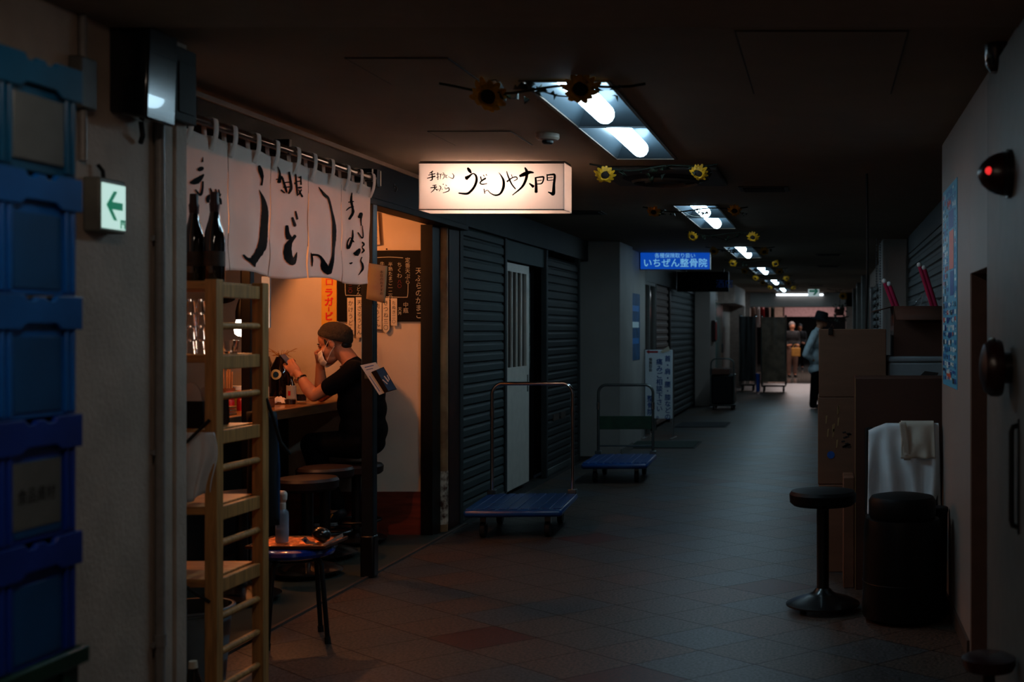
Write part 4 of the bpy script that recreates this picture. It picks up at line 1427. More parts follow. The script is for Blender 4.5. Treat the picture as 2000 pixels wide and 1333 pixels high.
tumbler('glass of dark drink on the counter by the man\'s elbow', on_counter(589, 8.12), water=True)
o = thing('smartphone_dock', 'small black round dish on the counter between tissue and glass', 'dish', on_counter(567, 7.86))
mb = MB(); mb.lathe([(0, 0), (0.03, 0), (0.036, 0.03), (0.032, 0.032), (0.026, 0.008), (0, 0.008)], n=22); mb.build('bowl', 'black_gloss', o)
mb = MB(); mb.lathe([(0.02, 0.0), (0.02, -0.0005)], n=22); mb.build('foot_ring', 'black_gloss', o)
o.name = 'sauce_dish'
# behind the rack: chopsticks, red bottles and so on
o = thing('chopstick_holder', 'brown holder full of pale chopsticks, seen through the rack', 'holder', on_counter(444, 7.6))
mb = MB(); mb.lathe([(0, 0), (0.042, 0), (0.046, 0.115), (0.042, 0.115), (0.038, 0.01), (0, 0.01)], n=20); mb.build('cup', 'holder', o)
for k in range(14):
    a = k * 2.4; r = 0.03 * math.sqrt((k + 0.5) / 14)
    mb = MB(); mb.cyl((r * math.cos(a), r * math.sin(a), 0.011), (1.25 * r * math.cos(a), 1.25 * r * math.sin(a), 0.225 + random.uniform(-0.012, 0.012)), 0.0036, 0.0028, n=6); mb.build('chopstick', 'chopstick', o)
for k, (px, Y) in enumerate(((449, 7.15), (471, 7.25))):
    o = thing('spice_bottle', ['red-capped spice bottle in front of the chopsticks', 'red-capped spice bottle beside the black upright'][k], 'bottle', on_counter(px, Y))
    mb = MB(); mb.lathe([(0, 0), (0.024, 0), (0.025, 0.06), (0.02, 0.07), (0, 0.07)], n=18); mb.build('body', 'plastic_red', o)
    mb = MB(); mb.lathe([(0.021, 0.07), (0.027, 0.085), (0.027, 0.105), (0.018, 0.118), (0, 0.12)], n=18); mb.build('cap', 'plastic_red', o)
o = thing('wooden_tray', 'stack of reddish wooden trays on the counter behind the rack', 'tray', (-3.37, 6.83, CT))
for k in range(3):
    mb = MB(); mb.box(-0.075, 0.075, -0.06, 0.06, k * 0.018, k * 0.018 + 0.015); mb.build('slab', 'counter_wood', o, bevel=0.004)
o = thing('condiment_tub', 'clear tub with a yellow lid behind the red bottles', 'tub', on_counter(470, 7.7, CT))
mb = MB(); mb.lathe([(0, 0), (0.045, 0), (0.05, 0.10), (0, 0.10)], n=20); mb.build('body', 'yellow_lid', o)
mb = MB(); mb.lathe([(0, 0.125), (0.052, 0.125), (0.053, 0.10), (0, 0.10)], n=20); mb.build('lid', 'paper_white', o)
o = thing('glass_jar', 'clear glass jar on the counter behind the stacked tumblers', 'jar', (-3.62, 7.2, CT))
mb = MB(); mb.lathe([(0, 0), (0.04, 0), (0.042, 0.08), (0.03, 0.1), (0.03, 0.115), (0, 0.115)], n=20); mb.build('body', 'glass', o)
mb = MB(); mb.lathe([(0, 0.135), (0.032, 0.135), (0.032, 0.115), (0, 0.115)], n=20); mb.build('lid', 'steel', o)
o = thing('wall_fan', 'small black fan head high on the shop end wall, seen through the rack', 'fan', tuple(at(452, 577, YB - 0.002)))
mb = MB(); mb.lathe([(0.0, -0.045), (0.07, -0.04), (0.085, 0.0), (0.07, 0.04), (0.0, 0.045)], c=(0, -0.12, 0), n=24, M=Euler((PI / 2 - 1.2, 0, 0)).to_matrix()); mb.build('cage', 'black_plastic', o)
mb = MB(); mb.cyl((0, -0.1, 0), (0, 0, 0), 0.015, n=10); mb.build('arm', 'black_plastic', o)

# ------------------------------------------------------------------ wooden rack at the corner
RX, RY0, RY1 = -2.225, 4.45, 4.87
o = thing('wooden_rack', 'tall pine shelf rack with ladder-like rungs at the noodle shop corner', 'rack', (RX - 0.34, RY0, 0))
HX = 0.34


def board(y0, y1, z, w=HX):
    mb = MB(); mb.box(-w + 0.024, w - 0.024, y0, y1, z - 0.03, z); return mb


for sx in (-1, 1):
    for yy in (0.0, RY1 - RY0 - 0.052):
        mb = MB(); mb.box(sx * HX - 0.022, sx * HX + 0.022, yy, yy + 0.052, 0, 1.585); mb.build('post', 'pine', o, bevel=0.003)
    for z in (1.415, 1.155, 0.89, 0.615, 0.345, 0.215, 0.085):
        mb = MB(); mb.cyl((sx * HX, 0.05, z), (sx * HX, RY1 - RY0 - 0.05, z), 0.0135, n=12); mb.build('rung', 'pine', o)
    for z in (1.575, 1.31, 1.035, 0.755, 0.49):
        mb = MB(); mb.box(sx * HX - 0.012, sx * HX + 0.012, 0.052, RY1 - RY0 - 0.052, z - 0.055, z - 0.004); mb.build('side_rail', 'pine', o, bevel=0.003)
for z in (1.58, 1.31, 1.035, 0.755, 0.49):
    board(0.03, RY1 - RY0 - 0.03, z).build('shelf', 'pine_board', o, bevel=0.003)
for pts in ([(HX - 0.19, -0.05, 0.93), (HX - 0.06, -0.045, 1.00), (HX + 0.0, -0.006, 1.075)], [(HX - 0.19, -0.05, 0.56), (HX - 0.06, -0.045, 0.475), (HX + 0.0, -0.006, 0.415)]):
    mb = MB(); mb.tube(pts, 0.006, 8); mb.build('strap', 'rubber', o)
mb = MB(); mb.tube([(HX + 0.02, 0.40, 1.13), (HX + 0.035, 0.43, 1.05), (HX + 0.05, 0.46, 0.95), (HX + 0.07, 0.5, 0.9)], 0.007, 8); mb.build('cable', 'rubber', o)


def big_bottle(lab, x, y):
    b = thing('liquor_bottle', lab, 'bottle', (x, y, 1.5805), 0, 'dark liquor bottles on top of the rack')
    mb = MB(); mb.lathe([(0, 0), (0.034, 0), (0.0365, 0.006), (0.0365, 0.165), (0.033, 0.19), (0.022, 0.23), (0.0155, 0.265), (0.0155, 0.30), (0, 0.30)], n=28); mb.build('body', 'bottle_glass', b)
    mb = MB(); mb.lathe([(0.0165, 0.262), (0.018, 0.285), (0.019, 0.292), (0.016, 0.30), (0.015, 0.335), (0.0, 0.338)], n=18)
    mb.build('foil_cap', 'foil', b)
    mb = MB(); mb.lathe([(0.0372, 0.06), (0.0372, 0.115)], n=28); mb.build('label', 'label_gold', b)
    return b


big_bottle('dark liquor bottle on top of the rack, nearer the plaster corner', at(379, 500, 4.66).x, 4.66)
b2 = big_bottle('dark liquor bottle with ragged foil top, on the rack in front of the curtain', at(419, 500, 4.66).x, 4.66)
b2.scale = (1.0, 1.0, 1.02)
# stacked tumblers
k = 0
for gx in (374, 394):
    for lv in range(4):
        Y = 4.62
        x = at(gx, 680, Y).x
        lab = 'upside-down clear tumbler on the rack, %s of the %s stack' % (['lowest', 'second', 'third', 'topmost'][lv], ['corner-side', 'post-side'][gx > 380])
        t = tumbler(lab, (x, Y, 1.3105 + lv * 0.05 + 0.055), 'stacked tumblers on the rack', h=0.055, r=0.0185)
        t.rotation_euler = (PI, 0, 0)
        k += 1
tumbler('single clear tumbler on the rack shelf below the white bulb', (at(465, 680, 4.78).x, 4.72, 1.3105), None, h=0.05, r=0.03)
o = thing('black_tub', 'black plastic tub of paper napkins on the rack', 'tub', (at(386, 800, 4.6).x - 0.03, 4.66, 1.0355))
mb = MB()
mb.box(-0.07, 0.07, -0.10, 0.10, 0, 0.008)
for sx in (-1, 1):
    mb.box(sx * 0.07, sx * 0.064, -0.10, 0.10, 0.008, 0.10); mb.box(-0.064, 0.064, sx * 0.10, sx * 0.094, 0.008, 0.10)
mb.build('tub_wall', 'black_plastic', o, bevel=0.002)
for k, (dx, hh, ry) in enumerate(((-0.02, 0.155, 0.0), (0.03, 0.15, 0.25))):
    mb = MB()
    n = 12
    poly = [(0.045 * math.cos(PI * i / n), 0.07 * math.sin(PI * i / n)) for i in range(n + 1)]
    mb.prism(poly, lambda u, v, t, dx=dx, k=k: Vector((dx + u, -0.02 + 0.05 * k + t, 0.02 + hh - 0.08 + v)), 0.012)
    mb.build('napkin', 'napkin', o)
o = thing('hanging_cloth', 'white rag hanging below the rack shelf beside the corner', 'cloth', (at(385, 840, 4.45).x, 4.44, 1.03))
mb = MB()
mb.grid(lambda u, v: (-0.065 + 0.13 * u + 0.01 * math.sin(v * 5), 0.0 + 0.014 * math.sin(u * 14 + v * 2) * (0.3 + v), -0.0 - (0.235 + 0.02 * math.sin(u * 5)) * v), 22, 14)
mb.build('fabric', 'cloth_white', o, solid=0.002, angle=80)
o = thing('waste_bin', 'round grey plastic bin under the lowest rack shelf', 'bin', (-2.405, 4.66, 0))
mb = MB(); mb.lathe([(0, 0), (0.115, 0), (0.142, 0.33), (0.150, 0.335), (0.150, 0.352), (0.143, 0.352), (0.135, 0.33), (0.108, 0.012), (0, 0.012)], n=40); mb.build('body', 'grey_bin', o)
mb = MB(); mb.tube([(0.150 * math.cos(a), 0.150 * math.sin(a), 0.347) for a in [2 * PI * i / 36 for i in range(37)]], 0.006, 8); mb.build('rim', 'grey_bin', o)
mb = MB(); mb.ell((0.02, 0.02, 0.24), (0.1, 0.1, 0.06), 14); mb.build('black_liner', 'black_plastic', o)
lathe_thing('black_flask', 'black bottle with a pale cap on the floor by the corner frame', 'bottle', (at(377, 1300, 4.36).x, 4.36, 0),
            [(0, 0), (0.03, 0), (0.031, 0.15), (0.018, 0.18), (0.015, 0.2), (0, 0.2)], 'bottle_glass', extra=[('cap', [(0, 0.225), (0.014, 0.225), (0.016, 0.2), (0, 0.2)], 'paper')])
o = thing('hanging_bag', 'dark navy cloth bag hanging behind the rack, light blue edge', 'bag', (at(522, 790, 5.0).x, 5.0, 1.12))
mb = MB()
mb.grid(lambda u, v: (-0.06 + 0.085 * u + 0.012 * v, -0.03 * math.sin(PI * u) + 0.01 * math.sin(v * 7), -0.05 - 0.46 * v), 10, 14)
mb.build('sack', 'bag_navy', o, solid=0.05, angle=80)
mb = MB(); mb.tube([(0.03, 0.0, -0.06), (0.044, 0.0, -0.28), (0.042, 0.0, -0.50)], 0.009, 8); mb.build('piping', 'bag_blue', o)
mb = MB(); mb.tube([(-0.03, 0, -0.07), (-0.02, -0.04, 0.02), (0.02, -0.125, 0.08)], 0.006, 8); mb.build('strap', 'bag_navy', o)

# ------------------------------------------------------------------ small blue stool with the tray
o = thing('low_stool', 'small round blue stool on four black legs outside the noodle shop', 'stool', (-2.385, 5.53, 0))
mb = MB(); mb.lathe([(0, 0.385), (0.15, 0.385), (0.166, 0.392), (0.17, 0.405), (0.164, 0.42), (0.14, 0.428), (0, 0.43)], n=40); mb.build('seat', 'stool_blue', o)
for k in range(4):
    a = math.radians(-16 + 90 * k)
    ca, sa = math.cos(a), math.sin(a)
    mb = MB(); mb.tube([(0.09 * ca, 0.09 * sa, 0.376), (0.125 * ca, 0.125 * sa, 0.374), (0.142 * ca, 0.142 * sa, 0.35), (0.175 * ca, 0.175 * sa, 0.0)], 0.0105, 10); mb.build('leg', 'black_metal', o)
    mb = MB(); mb.cyl((0.176 * ca, 0.176 * sa, 0), (0.172 * ca, 0.172 * sa, 0.03), 0.0135, n=10); mb.build('rubber_foot', 'rubber', o)
mb = MB(); mb.tube([(0.1 * math.cos(2 * PI * i / 30), 0.1 * math.sin(2 * PI * i / 30), 0.372) for i in range(31)], 0.008, 8); mb.build('under_ring', 'black_metal', o)
TZ = 0.431
tr = thing('serving_tray', 'dark tray lined with crinkled copper foil on the small blue stool', 'tray', (-2.385, 5.56, TZ))
tr.scale = (1.14, 1.12, 1.0)
mb = MB(); mb.box(-0.15, 0.15, -0.115, 0.115, 0, 0.006); mb.build('base', 'tray_wood', tr, bevel=0.003)
for (x0, x1, y0, y1) in ((-0.155, 0.155, -0.12, -0.112), (-0.155, 0.155, 0.112, 0.12), (-0.155, -0.147, -0.112, 0.112), (0.147, 0.155, -0.112, 0.112)):
    mb = MB(); mb.box(x0, x1, y0, y1, 0, 0.014); mb.build('rim', 'tray_wood', tr, bevel=0.002)
mb = MB(); rr = random.Random(8)
mb.grid(lambda u, v: (-0.14 + 0.28 * u, -0.105 + 0.21 * v, 0.0075 + rr.uniform(0, 0.006)), 26, 20); mb.build('foil_lining', 'copper_foil', tr, smooth=False)
TT = TZ + 0.014
o = thing('spray_bottle', 'clear spray bottle with a white trigger head on the tray', 'bottle', (at(551, 1050, 5.53).x, 5.53, TT))
mb = MB(); mb.lathe([(0, 0), (0.027, 0), (0.0285, 0.006), (0.0285, 0.125), (0.026, 0.137), (0.017, 0.146), (0.0145, 0.15), (0, 0.15)], n=24); mb.build('body', 'spray_clear', o)
mb = MB(); mb.lathe([(0, 0.004), (0.024, 0.004), (0.0255, 0.06), (0, 0.06)], n=20); mb.build('liquid', 'spray_clear', o)
mb = MB(); mb.lathe([(0.015, 0.146), (0.0165, 0.15), (0.0155, 0.176), (0.011, 0.18), (0, 0.18)], n=20); mb.build('collar', 'white_plastic', o)
mb = MB()
mb.chain([((0.0, 0, 0.178), 0.012), ((0.006, 0, 0.196), 0.016), ((0.004, 0, 0.213), 0.019), ((-0.012, 0, 0.218), 0.015), ((-0.026, 0, 0.214), 0.009)], 14)
mb.build('spray_head', 'white_plastic', o)
mb = MB(); mb.tube([(-0.014, 0, 0.21), (-0.024, 0, 0.195), (-0.028, 0, 0.178), (-0.040, 0, 0.164)], [0.009, 0.009, 0.008, 0.005], 8); mb.build('trigger', 'white_plastic', o)
o = thing('black_pouch', 'shiny black round pouch lying on the tray', 'pouch', (at(628, 1040, 5.55).x, 5.55, TT))
mb = MB(); mb.ell((0, 0, 0.031), (0.042, 0.04, 0.031), 20, M=Euler((0, 0.35, 0)).to_matrix()); mb.build('body', 'black_gloss', o)
mb = MB(); mb.tube([(-0.025, -0.03, 0.045), (0.0, -0.035, 0.056), (0.025, -0.028, 0.052)], 0.0025, 6); mb.build('zip', 'black_metal', o)
mb = MB(); mb.ell((0.018, -0.033, 0.047), 0.005, 8); mb.build('button', 'steel', o)
o = thing('white_wrapper', 'torn white paper wrapper with blue print on the tray edge', 'paper', (at(607, 1052, 5.47).x, 5.46, TT))
mb = MB(); mb.prism([(-0.035, 0.02), (-0.012, 0.032), (0.0, 0.012), (0.034, 0.0), (0.02, -0.004), (-0.02, -0.002)], lambda u, v, t: Vector((u, t - v * 0.4, 0.006 + v)), 0.001); mb.build('sheet', 'paper_white', o, smooth=False)
mb = MB(); mb.box(-0.022, -0.01, -0.0115, -0.0105, 0.014, 0.026); mb.build('print', 'print_blue', o)
o = thing('folded_card', 'long white folded card leaning off the tray edge', 'card', (at(652, 1046, 5.50).x, 5.52, TZ + 0.008))
mb = MB(); mb.prism([(-0.05, 0.002), (-0.044, -0.004), (0.045, 0.036), (0.042, 0.052)], lambda u, v, t: Vector((u, -0.03 + t, v)), 0.002); mb.build('sheet', 'paper_white', o, smooth=False)

# ------------------------------------------------------------------ platform trolleys


def trolley(name, lab, loc, rz, W, L, HH, deck_z, deck_m, tube_m, panel=False):
    o = thing(name, lab, 'trolley', loc, rz, None)
    w, l = W / 2, L / 2
    mb = MB(); mb.box(-w, w, -l, l, deck_z - 0.055, deck_z - 0.006); mb.build('deck', deck_m, o, bevel=0.02)
    for k in range(9):
        x = -w + W * (k + 0.5) / 9
        mb = MB(); mb.box(x - W / 26, x + W / 26, -l + 0.03, l - 0.03, deck_z - 0.007, deck_z); mb.build('deck_rib', deck_m, o, bevel=0.002)
    for sx in (-1, 1):
        for sy in (-1, 1):
            c = thing_part('caster', o, (sx * (w - 0.11), sy * (l - 0.13), 0))
            mb = MB(); mb.box(-0.02, 0.02, -0.02, 0.02, 0.085, deck_z - 0.054); mb.build('bracket', 'steel_dull', c, bevel=0.003)
            mb = MB(); mb.cyl((-0.018, 0.0, 0.055), (0.018, 0.0, 0.055), 0.055, n=24); mb.build('wheel', 'rubber', c, bevel=0.005)
    hw, r, yb = w - 0.035, 0.0135, l - 0.045
    pts = [(-hw, yb, deck_z - 0.03), (-hw, yb, HH - 0.10)]
    for i in range(1, 8):
        a = PI - PI / 2 * i / 8
        pts.append((-hw + 0.08 + 0.08 * math.cos(a), yb, HH - 0.10 + 0.08 * math.sin(a) + 0.0))
    pts += [(-x, y, z) for x, y, z in reversed(pts)]
    mb = MB(); mb.tube(pts, r, 12); mb.build('handle', tube_m, o)
    for sx in (-1, 1):
        mb = MB(); mb.cyl((sx * hw, yb, HH - 0.26), (sx * hw, yb, HH - 0.19), 0.0165, n=12); mb.build('joint_sleeve', 'chrome', o)
        mb = MB(); mb.box(sx * hw - 0.03, sx * hw + 0.03, yb - 0.03, yb + 0.03, deck_z - 0.002, deck_z + 0.03); mb.build('hinge_bracket', 'steel_dull', o, bevel=0.004)
    if panel:
        mb = MB(); mb.box(-hw + 0.01, hw - 0.01, yb - 0.006, yb + 0.006, 0.43, 0.56); mb.build('handle_panel', 'crate_green', o, bevel=0.003)
        mb = MB(); mb.cyl((-hw, yb, 0.27), (hw, yb, 0.27), 0.008, n=8); mb.build('cross_bar', tube_m, o)
    return o


def thing_part(name, parent, loc):
    e = bpy.data.objects.new(name, None)
    e.empty_display_size = 0.05
    C.objects.link(e)
    e.parent = parent
    e.location = loc
    return e


trolley('platform_trolley', 'blue-decked platform trolley with chrome push handle, before the white sliding door', (-2.11, 8.60, 0), math.radians(4), 0.65, 0.84, 1.03, 0.205, 'blue_plastic', 'chrome')
trolley('platform_trolley', 'smaller blue-decked trolley with dark handle and green panel, standing by the pale pillar', (-1.93, 11.6, 0), math.radians(2), 0.60, 0.88, 0.885, 0.19, 'blue_plastic', 'steel_dull', True)

# ------------------------------------------------------------------ crates at the near corner


def crate(lab, z, m, kind, dx=0.0, h=0.262):
    o = thing('storage_crate', lab, 'crate', (-1.885 + dx, 2.62, z), 0, 'folding crates stacked at the near corner')
    x1, x0, y0, y1 = 0.205, -0.205, -0.135, 0.135
    t = 0.008
    mb = MB(); mb.box(x0, x1, y0, y1, 0, t); mb.build('base', m, o)
    for nm, (a, b, c, d) in dict(long_side=(x0, x1, y0, y0 + t), long_side_2=(x0, x1, y1 - t, y1), short_side=(x1 - t, x1, y0 + t, y1 - t), short_side_2=(x0, x0 + t, y0 + t, y1 - t)).items():
        mb = MB(); mb.box(a, b, c, d, t, h - 0.045); mb.build(nm.replace('_2', ''), m, o)
    # collar with a scalloped grip, towards the corridor
    for sx in (-1, 1):
        X = x1 if sx > 0 else x0
        poly = [(y0 - 0.008, h - 0.075), (-0.07, h - 0.075), (-0.05, h - 0.062), (0.05, h - 0.062), (0.07, h - 0.075), (y1 + 0.008, h - 0.075), (y1 + 0.008, h - 0.002), (0.055, h - 0.002),
                (0.045, h - 0.014), (0.02, h - 0.014), (0.012, h - 0.006), (-0.012, h - 0.006), (-0.02, h - 0.014), (-0.045, h - 0.014), (-0.055, h - 0.002), (y0 - 0.008, h - 0.002)]
        mb = MB(); mb.prism(poly, lambda u, v, tt, X=X, sx=sx: Vector((X + sx * tt, u, v)), 0.012); mb.build('grip_collar', m, o, bevel=0.002, smooth=False)
    for sy in (-1, 1):
        Y = y1 if sy > 0 else y0
        mb = MB(); mb.box(x0, x1, Y, Y + sy * 0.012, h - 0.075, h - 0.002); mb.build('rim', m, o, bevel=0.003)
    # ribs and recessed panel of the corridor-facing side
    for y in (-0.118, -0.095, 0.095, 0.118):
        mb = MB(); mb.box(x1, x1 + 0.008, y - 0.006, y + 0.006, 0.006, h - 0.076); mb.build('rib', m, o, bevel=0.002)
    if kind == 'window':
        mb = MB(); mb.box(x1 + 0.001, x1 + 0.006, -0.085, 0.085, 0.02, h - 0.085); mb.build('clear_window', 'clear_panel', o, bevel=0.002)
    else:
        mb = MB(); mb.box(x1 + 0.0005, x1 + 0.003, -0.08, 0.08, 0.012, h - 0.09); mb.build('side_panel', 'crate_inset', o, bevel=0.001)
    if kind == 'paper':
        mb = MB(); mb.box(x1 + 0.004, x1 + 0.0046, -0.085, 0.075, 0.03, 0.17); p = mb.build('paper_note', 'clear_panel', o)
        mb = MB()
        for i, ch in enumerate('食品資材'):
            vs, fs = glyph(ch)
            mb.add([(x1 + 0.0052, -0.072 + (i + x) * 0.032, 0.085 + y * 0.036) for x, y in vs], fs)
        mb.build('handwriting', 'ink', p, smooth=False, fix=False)
    return o


crate('lowest blue crate of the stack, without any label', 0.69, 'crate_navy', 'plain', h=0.262)
crate('blue crate with a white handwritten note taped on its side', 0.69 + 0.262, 'crate_navy', 'paper')
crate('middle blue crate, directly above the crate with the note', 0.69 + 0.524, 'crate_blue', 'plain')
crate('blue crate just below the topmost crate with the clear window', 0.69 + 0.786, 'crate_blue', 'plain')
crate('topmost teal blue crate with a cloudy clear window in its side', 0.69 + 1.048, 'crate_teal', 'window', h=0.245)
for k in range(3):
    z = k * 0.2297
    o = thing('green_crate', 'dark green crate at the bottom of the blue crate stack, %s' % ['on the floor', 'second one up', 'right under the blue ones'][k], 'crate', (-1.90, 2.62, z), 0)
    mb = MB(); mb.box(-0.22, 0.22, -0.15, 0.15, 0, 0.21); mb.build('body', 'crate_green', o, bevel=0.006)
    mb = MB(); mb.box(-0.235, 0.235, -0.165, 0.165, 0.19, 0.229); mb.build('rim', 'crate_green', o, bevel=0.004)
    for y in (-0.09, 0.0, 0.09):
        mb = MB(); mb.box(0.22, 0.228, y - 0.012, y + 0.012, 0.0, 0.19); mb.build('rib', 'crate_green', o)
for k, (z, hh) in enumerate(((0.0, 0.7), (0.7, 0.55))):
    o = thing('tote_box', ['tall dark green tote on the floor, nearer the camera than the blue crates', 'dark green tote standing on the tall one beside the blue crates'][k], 'box', (-1.82, 2.22, z))
    mb = MB(); mb.box(-0.25, 0.16, -0.2, 0.2, 0, hh - 0.03); mb.build('body', 'crate_green', o, bevel=0.008)
    mb = MB(); mb.box(-0.26, 0.17, -0.21, 0.21, hh - 0.05, hh); mb.build('lid', 'crate_green', o, bevel=0.006)

# ------------------------------------------------------------------ plaster corner fittings
o = thing('exit_sign', 'small glowing white sign with a green arrow on the plaster corner, above crate height', 'sign', (XW, 3.715, 1.775))
o.scale = (1, 0.86, 0.88)
D = 0.05
mb = MB(); mb.box(0.0, D, -0.085, 0.075, -0.092, 0.092); mb.build('case', 'exit_box', o, bevel=0.006)
mb = MB(); mb.box(D, D + 0.004, -0.074, 0.066, -0.08, 0.074); mb.build('lit_face', 'exit_white', o, bevel=0.001)
mb = MB()
fe = lambda u, v: (D + 0.0055, u, v)
brush(mb, [[(0.040, 0.0, 1), (-0.052, 0.0, 1)]], fe) if 0 else None
T = 0.013
mb.add([fe(*p) for p in ((0.045, -T), (0.045, T), (-0.03, T), (-0.03, -T))], [(0, 1, 2, 3)])
mb.add([fe(*p) for p in ((-0.055, 0.0), (-0.01, 0.05), (0.012, 0.05), (-0.03, 0.0), (0.012, -0.05), (-0.01, -0.05))], [(0, 1, 2, 3), (0, 3, 4, 5)])
mb.build('arrow', 'exit_green', o, smooth=False, fix=False)
mb = MB()
fe2 = lambda u, v: (D + 0.0058, u, v)
mb.add([fe2(*p) for p in ((0.03, -0.045), (0.06, -0.045), (0.06, -0.076), (0.052, -0.076), (0.052, -0.053), (0.038, -0.053), (0.038, -0.076), (0.03, -0.076))], [(0, 1, 4, 5), (1, 2, 3, 4), (0, 5, 6, 7)])
mb.add([fe2(0.045 + 0.005 * math.cos(a), -0.058 + 0.005 * math.sin(a)) for a in [2 * PI * i / 10 for i in range(10)]], [tuple(range(10))])
mb.build('door_symbol', 'exit_green', o, smooth=False, fix=False)
mb = MB(); mb.tube([(0.02, 0.0, 0.092), (0.02, -0.005, 0.12), (0.012, -0.02, 0.14)], 0.006, 8); mb.build('cable', 'rubber', o)
o = thing('cable_conduit', 'pale conduit running up the plaster wall from the small exit sign to the ceiling', 'conduit', (XW, 3.62, 0))
mb = MB(); mb.cyl((0.014, 0, 1.90), (0.014, 0, CEIL), 0.012, n=12); mb.build('pipe', 'conduit', o)
mb = MB(); mb.box(0, 0.04, -0.05, 0.03, 2.05, 2.2); mb.build('junction_box', 'trim_grey', o, bevel=0.005)
o = thing('wall_pipe', 'whitish conduit pipe down the full height of the plaster corner, beside the frame', 'pipe', (XW, 4.025, 0))
mb = MB(); mb.cyl((0.016, 0.012, 0.14), (0.016, 0.012, CEIL), 0.016, n=16); mb.build('pipe', 'conduit', o)
mb = MB(); mb.cyl((0.016, 0.012, 0.36), (0.016, 0.012, 0.40), 0.020, n=16); mb.build('joint', 'conduit', o)
mb = MB(); mb.box(0.0, 0.045, -0.035, 0.03, 0.0, 0.16); mb.build('base_box', 'black_plastic', o, bevel=0.004)
for z in (0.37, 1.0, 1.7):
    mb = MB(); mb.box(0.0, 0.012, -0.018, 0.034, z - 0.008, z + 0.008); mb.build('saddle_clip', 'conduit', o)
o = thing('wall_speaker', 'dark glossy box mounted high on the plaster corner, catching a streak of light', 'speaker', (XW, 3.86, 2.05))
mb = MB(); mb.prism([(0, 0.02), (0.115, 0.0), (0.125, 0.29), (0, 0.30)], lambda u, v, t: Vector((u, -0.085 + t, v)), 0.17); mb.build('case', 'speaker_case', o, bevel=0.008)
mb = MB(); mb.box(-0.0, 0.05, 0.086, 0.14, 0.06, 0.30); mb.build('bracket', 'black_metal', o, bevel=0.004)
mb = MB(); mb.tube([(0.03, 0.04, 0.012), (0.03, 0.05, -0.03), (0.012, 0.07, -0.05)], 0.008, 8); mb.build('cable', 'rubber', o)
o = thing('door_track_box', 'black metal box at the head of the corner frame', 'box', (XW + 0.012, 4.15, 1.98 + 0.12))
mb = MB(); mb.box(0.0, 0.03, -0.075, 0.072, 0, 0.25); mb.build('body', 'rubber', o, bevel=0.004)
mb = MB(); mb.box(0.03, 0.034, -0.05, 0.05, 0.03, 0.2); mb.build('cover', 'rubber', o, bevel=0.002)

# ------------------------------------------------------------------ clinic signs
o = thing('clinic_sign', 'glowing blue box sign with pale characters, hung over the passage', 'sign', tuple(at(1318.5, 493, 15.5)))
a = at(1250, 493, 15.5) - o.location; b = at(1387, 527, 15.5) - o.location
mb = MB(); mb.box(a.x, b.x, 0.004, 0.12, b.z, a.z); mb.build('case', 'trim_grey', o, bevel=0.004)
mb = MB(); mb.box(a.x + 0.006, b.x - 0.006, 0.0, 0.004, b.z + 0.006, a.z - 0.006); mb.build('lit_face', 'clinic_blue', o)
mb = MB(); write(mb, '各種保険取り扱い', -0.26, -0.008, 0.066, lambda u, v: (u, -0.002, v), sx=0.98)
mb.build('small_lettering', 'clinic_text', o, smooth=False, fix=False)
mb = MB(); write(mb, 'いちぜん整骨院', -0.405, -0.075, 0.116, lambda u, v: (u, -0.002, v), bold=0.015)
mb.build('large_lettering', 'clinic_text', o, smooth=False, fix=False)
for x in (-0.3, 0.3):
    mb = MB(); mb.cyl((x, 0.06, 0), (x, 0.06, CEIL - o.location.z), 0.008, n=8); mb.build('hanger', 'black_metal', o)
o = thing('shop_signboard', 'unlit black signboard hanging below and beyond the blue sign', 'sign', tuple(at(1345, 531, 19.5) + Vector((0.10, 0, 0))))
a = at(1322, 531, 19.5) - o.location; b = at(1423, 570, 19.5) - o.location
mb = MB(); mb.box(a.x, b.x, 0, 0.12, b.z, a.z); mb.build('board', 'board_black', o, bevel=0.006)
mb = MB(); write(mb, '酒店', 0.33, -0.12, 0.14, lambda u, v: (u, -0.002, v)); mb.build('lettering', 'print_blue', o, smooth=False, fix=False)
for x in (-0.15, 0.45):
    mb = MB(); mb.cyl((x, 0.06, 0), (x, 0.06, CEIL - o.location.z), 0.01, n=8); mb.build('hanger', 'black_metal', o)
# standing signboard
Y = 15.8
o = thing('standing_signboard', 'white standing signboard with columns of blue characters beside the green floor mat', 'sign', (at(1287, 820, Y).x, Y, 0), math.radians(-6))
k = Y / FPX
w2 = 27 * k
top, bot = EYE - (684 - 645) * k, EYE - (818 - 645) * k
mb = MB(); mb.box(-w2, w2, -0.012, 0.012, bot, top); mb.build('board', 'board_white', o, bevel=0.004)
for sx in (-1, 1):
    mb = MB(); mb.cyl((sx * (w2 + 0.008), 0, 0.012), (sx * (w2 + 0.008), 0, top + 0.01), 0.011, n=10); mb.build('frame_post', 'steel', o)
    mb = MB(); mb.tube([(sx * (w2 + 0.008), -0.17, 0.012), (sx * (w2 + 0.008), 0.17, 0.012)], 0.011, 8); mb.build('foot', 'steel', o)
cv = lambda u, v: (u, -0.0135, v)
for tx, u, v, h, m in (('首・肩・腰・膝などの', 0.075, top - 0.07, 0.083, 'print_blue'), ('痛みご相談下さい。', -0.035, top - 0.11, 0.086, 'print_blue'), ('整骨院', -0.155, bot + 0.30, 0.088, 'print_blue'), ('保険取扱', -0.13, top - 0.10, 0.045, 'print_dark')):
    mb = MB(); write(mb, tx, u, v, h, cv, vertical=True, pitch=1.0, bold=0.03); mb.build('lettering', m, o, smooth=False, fix=False)
mb = MB()
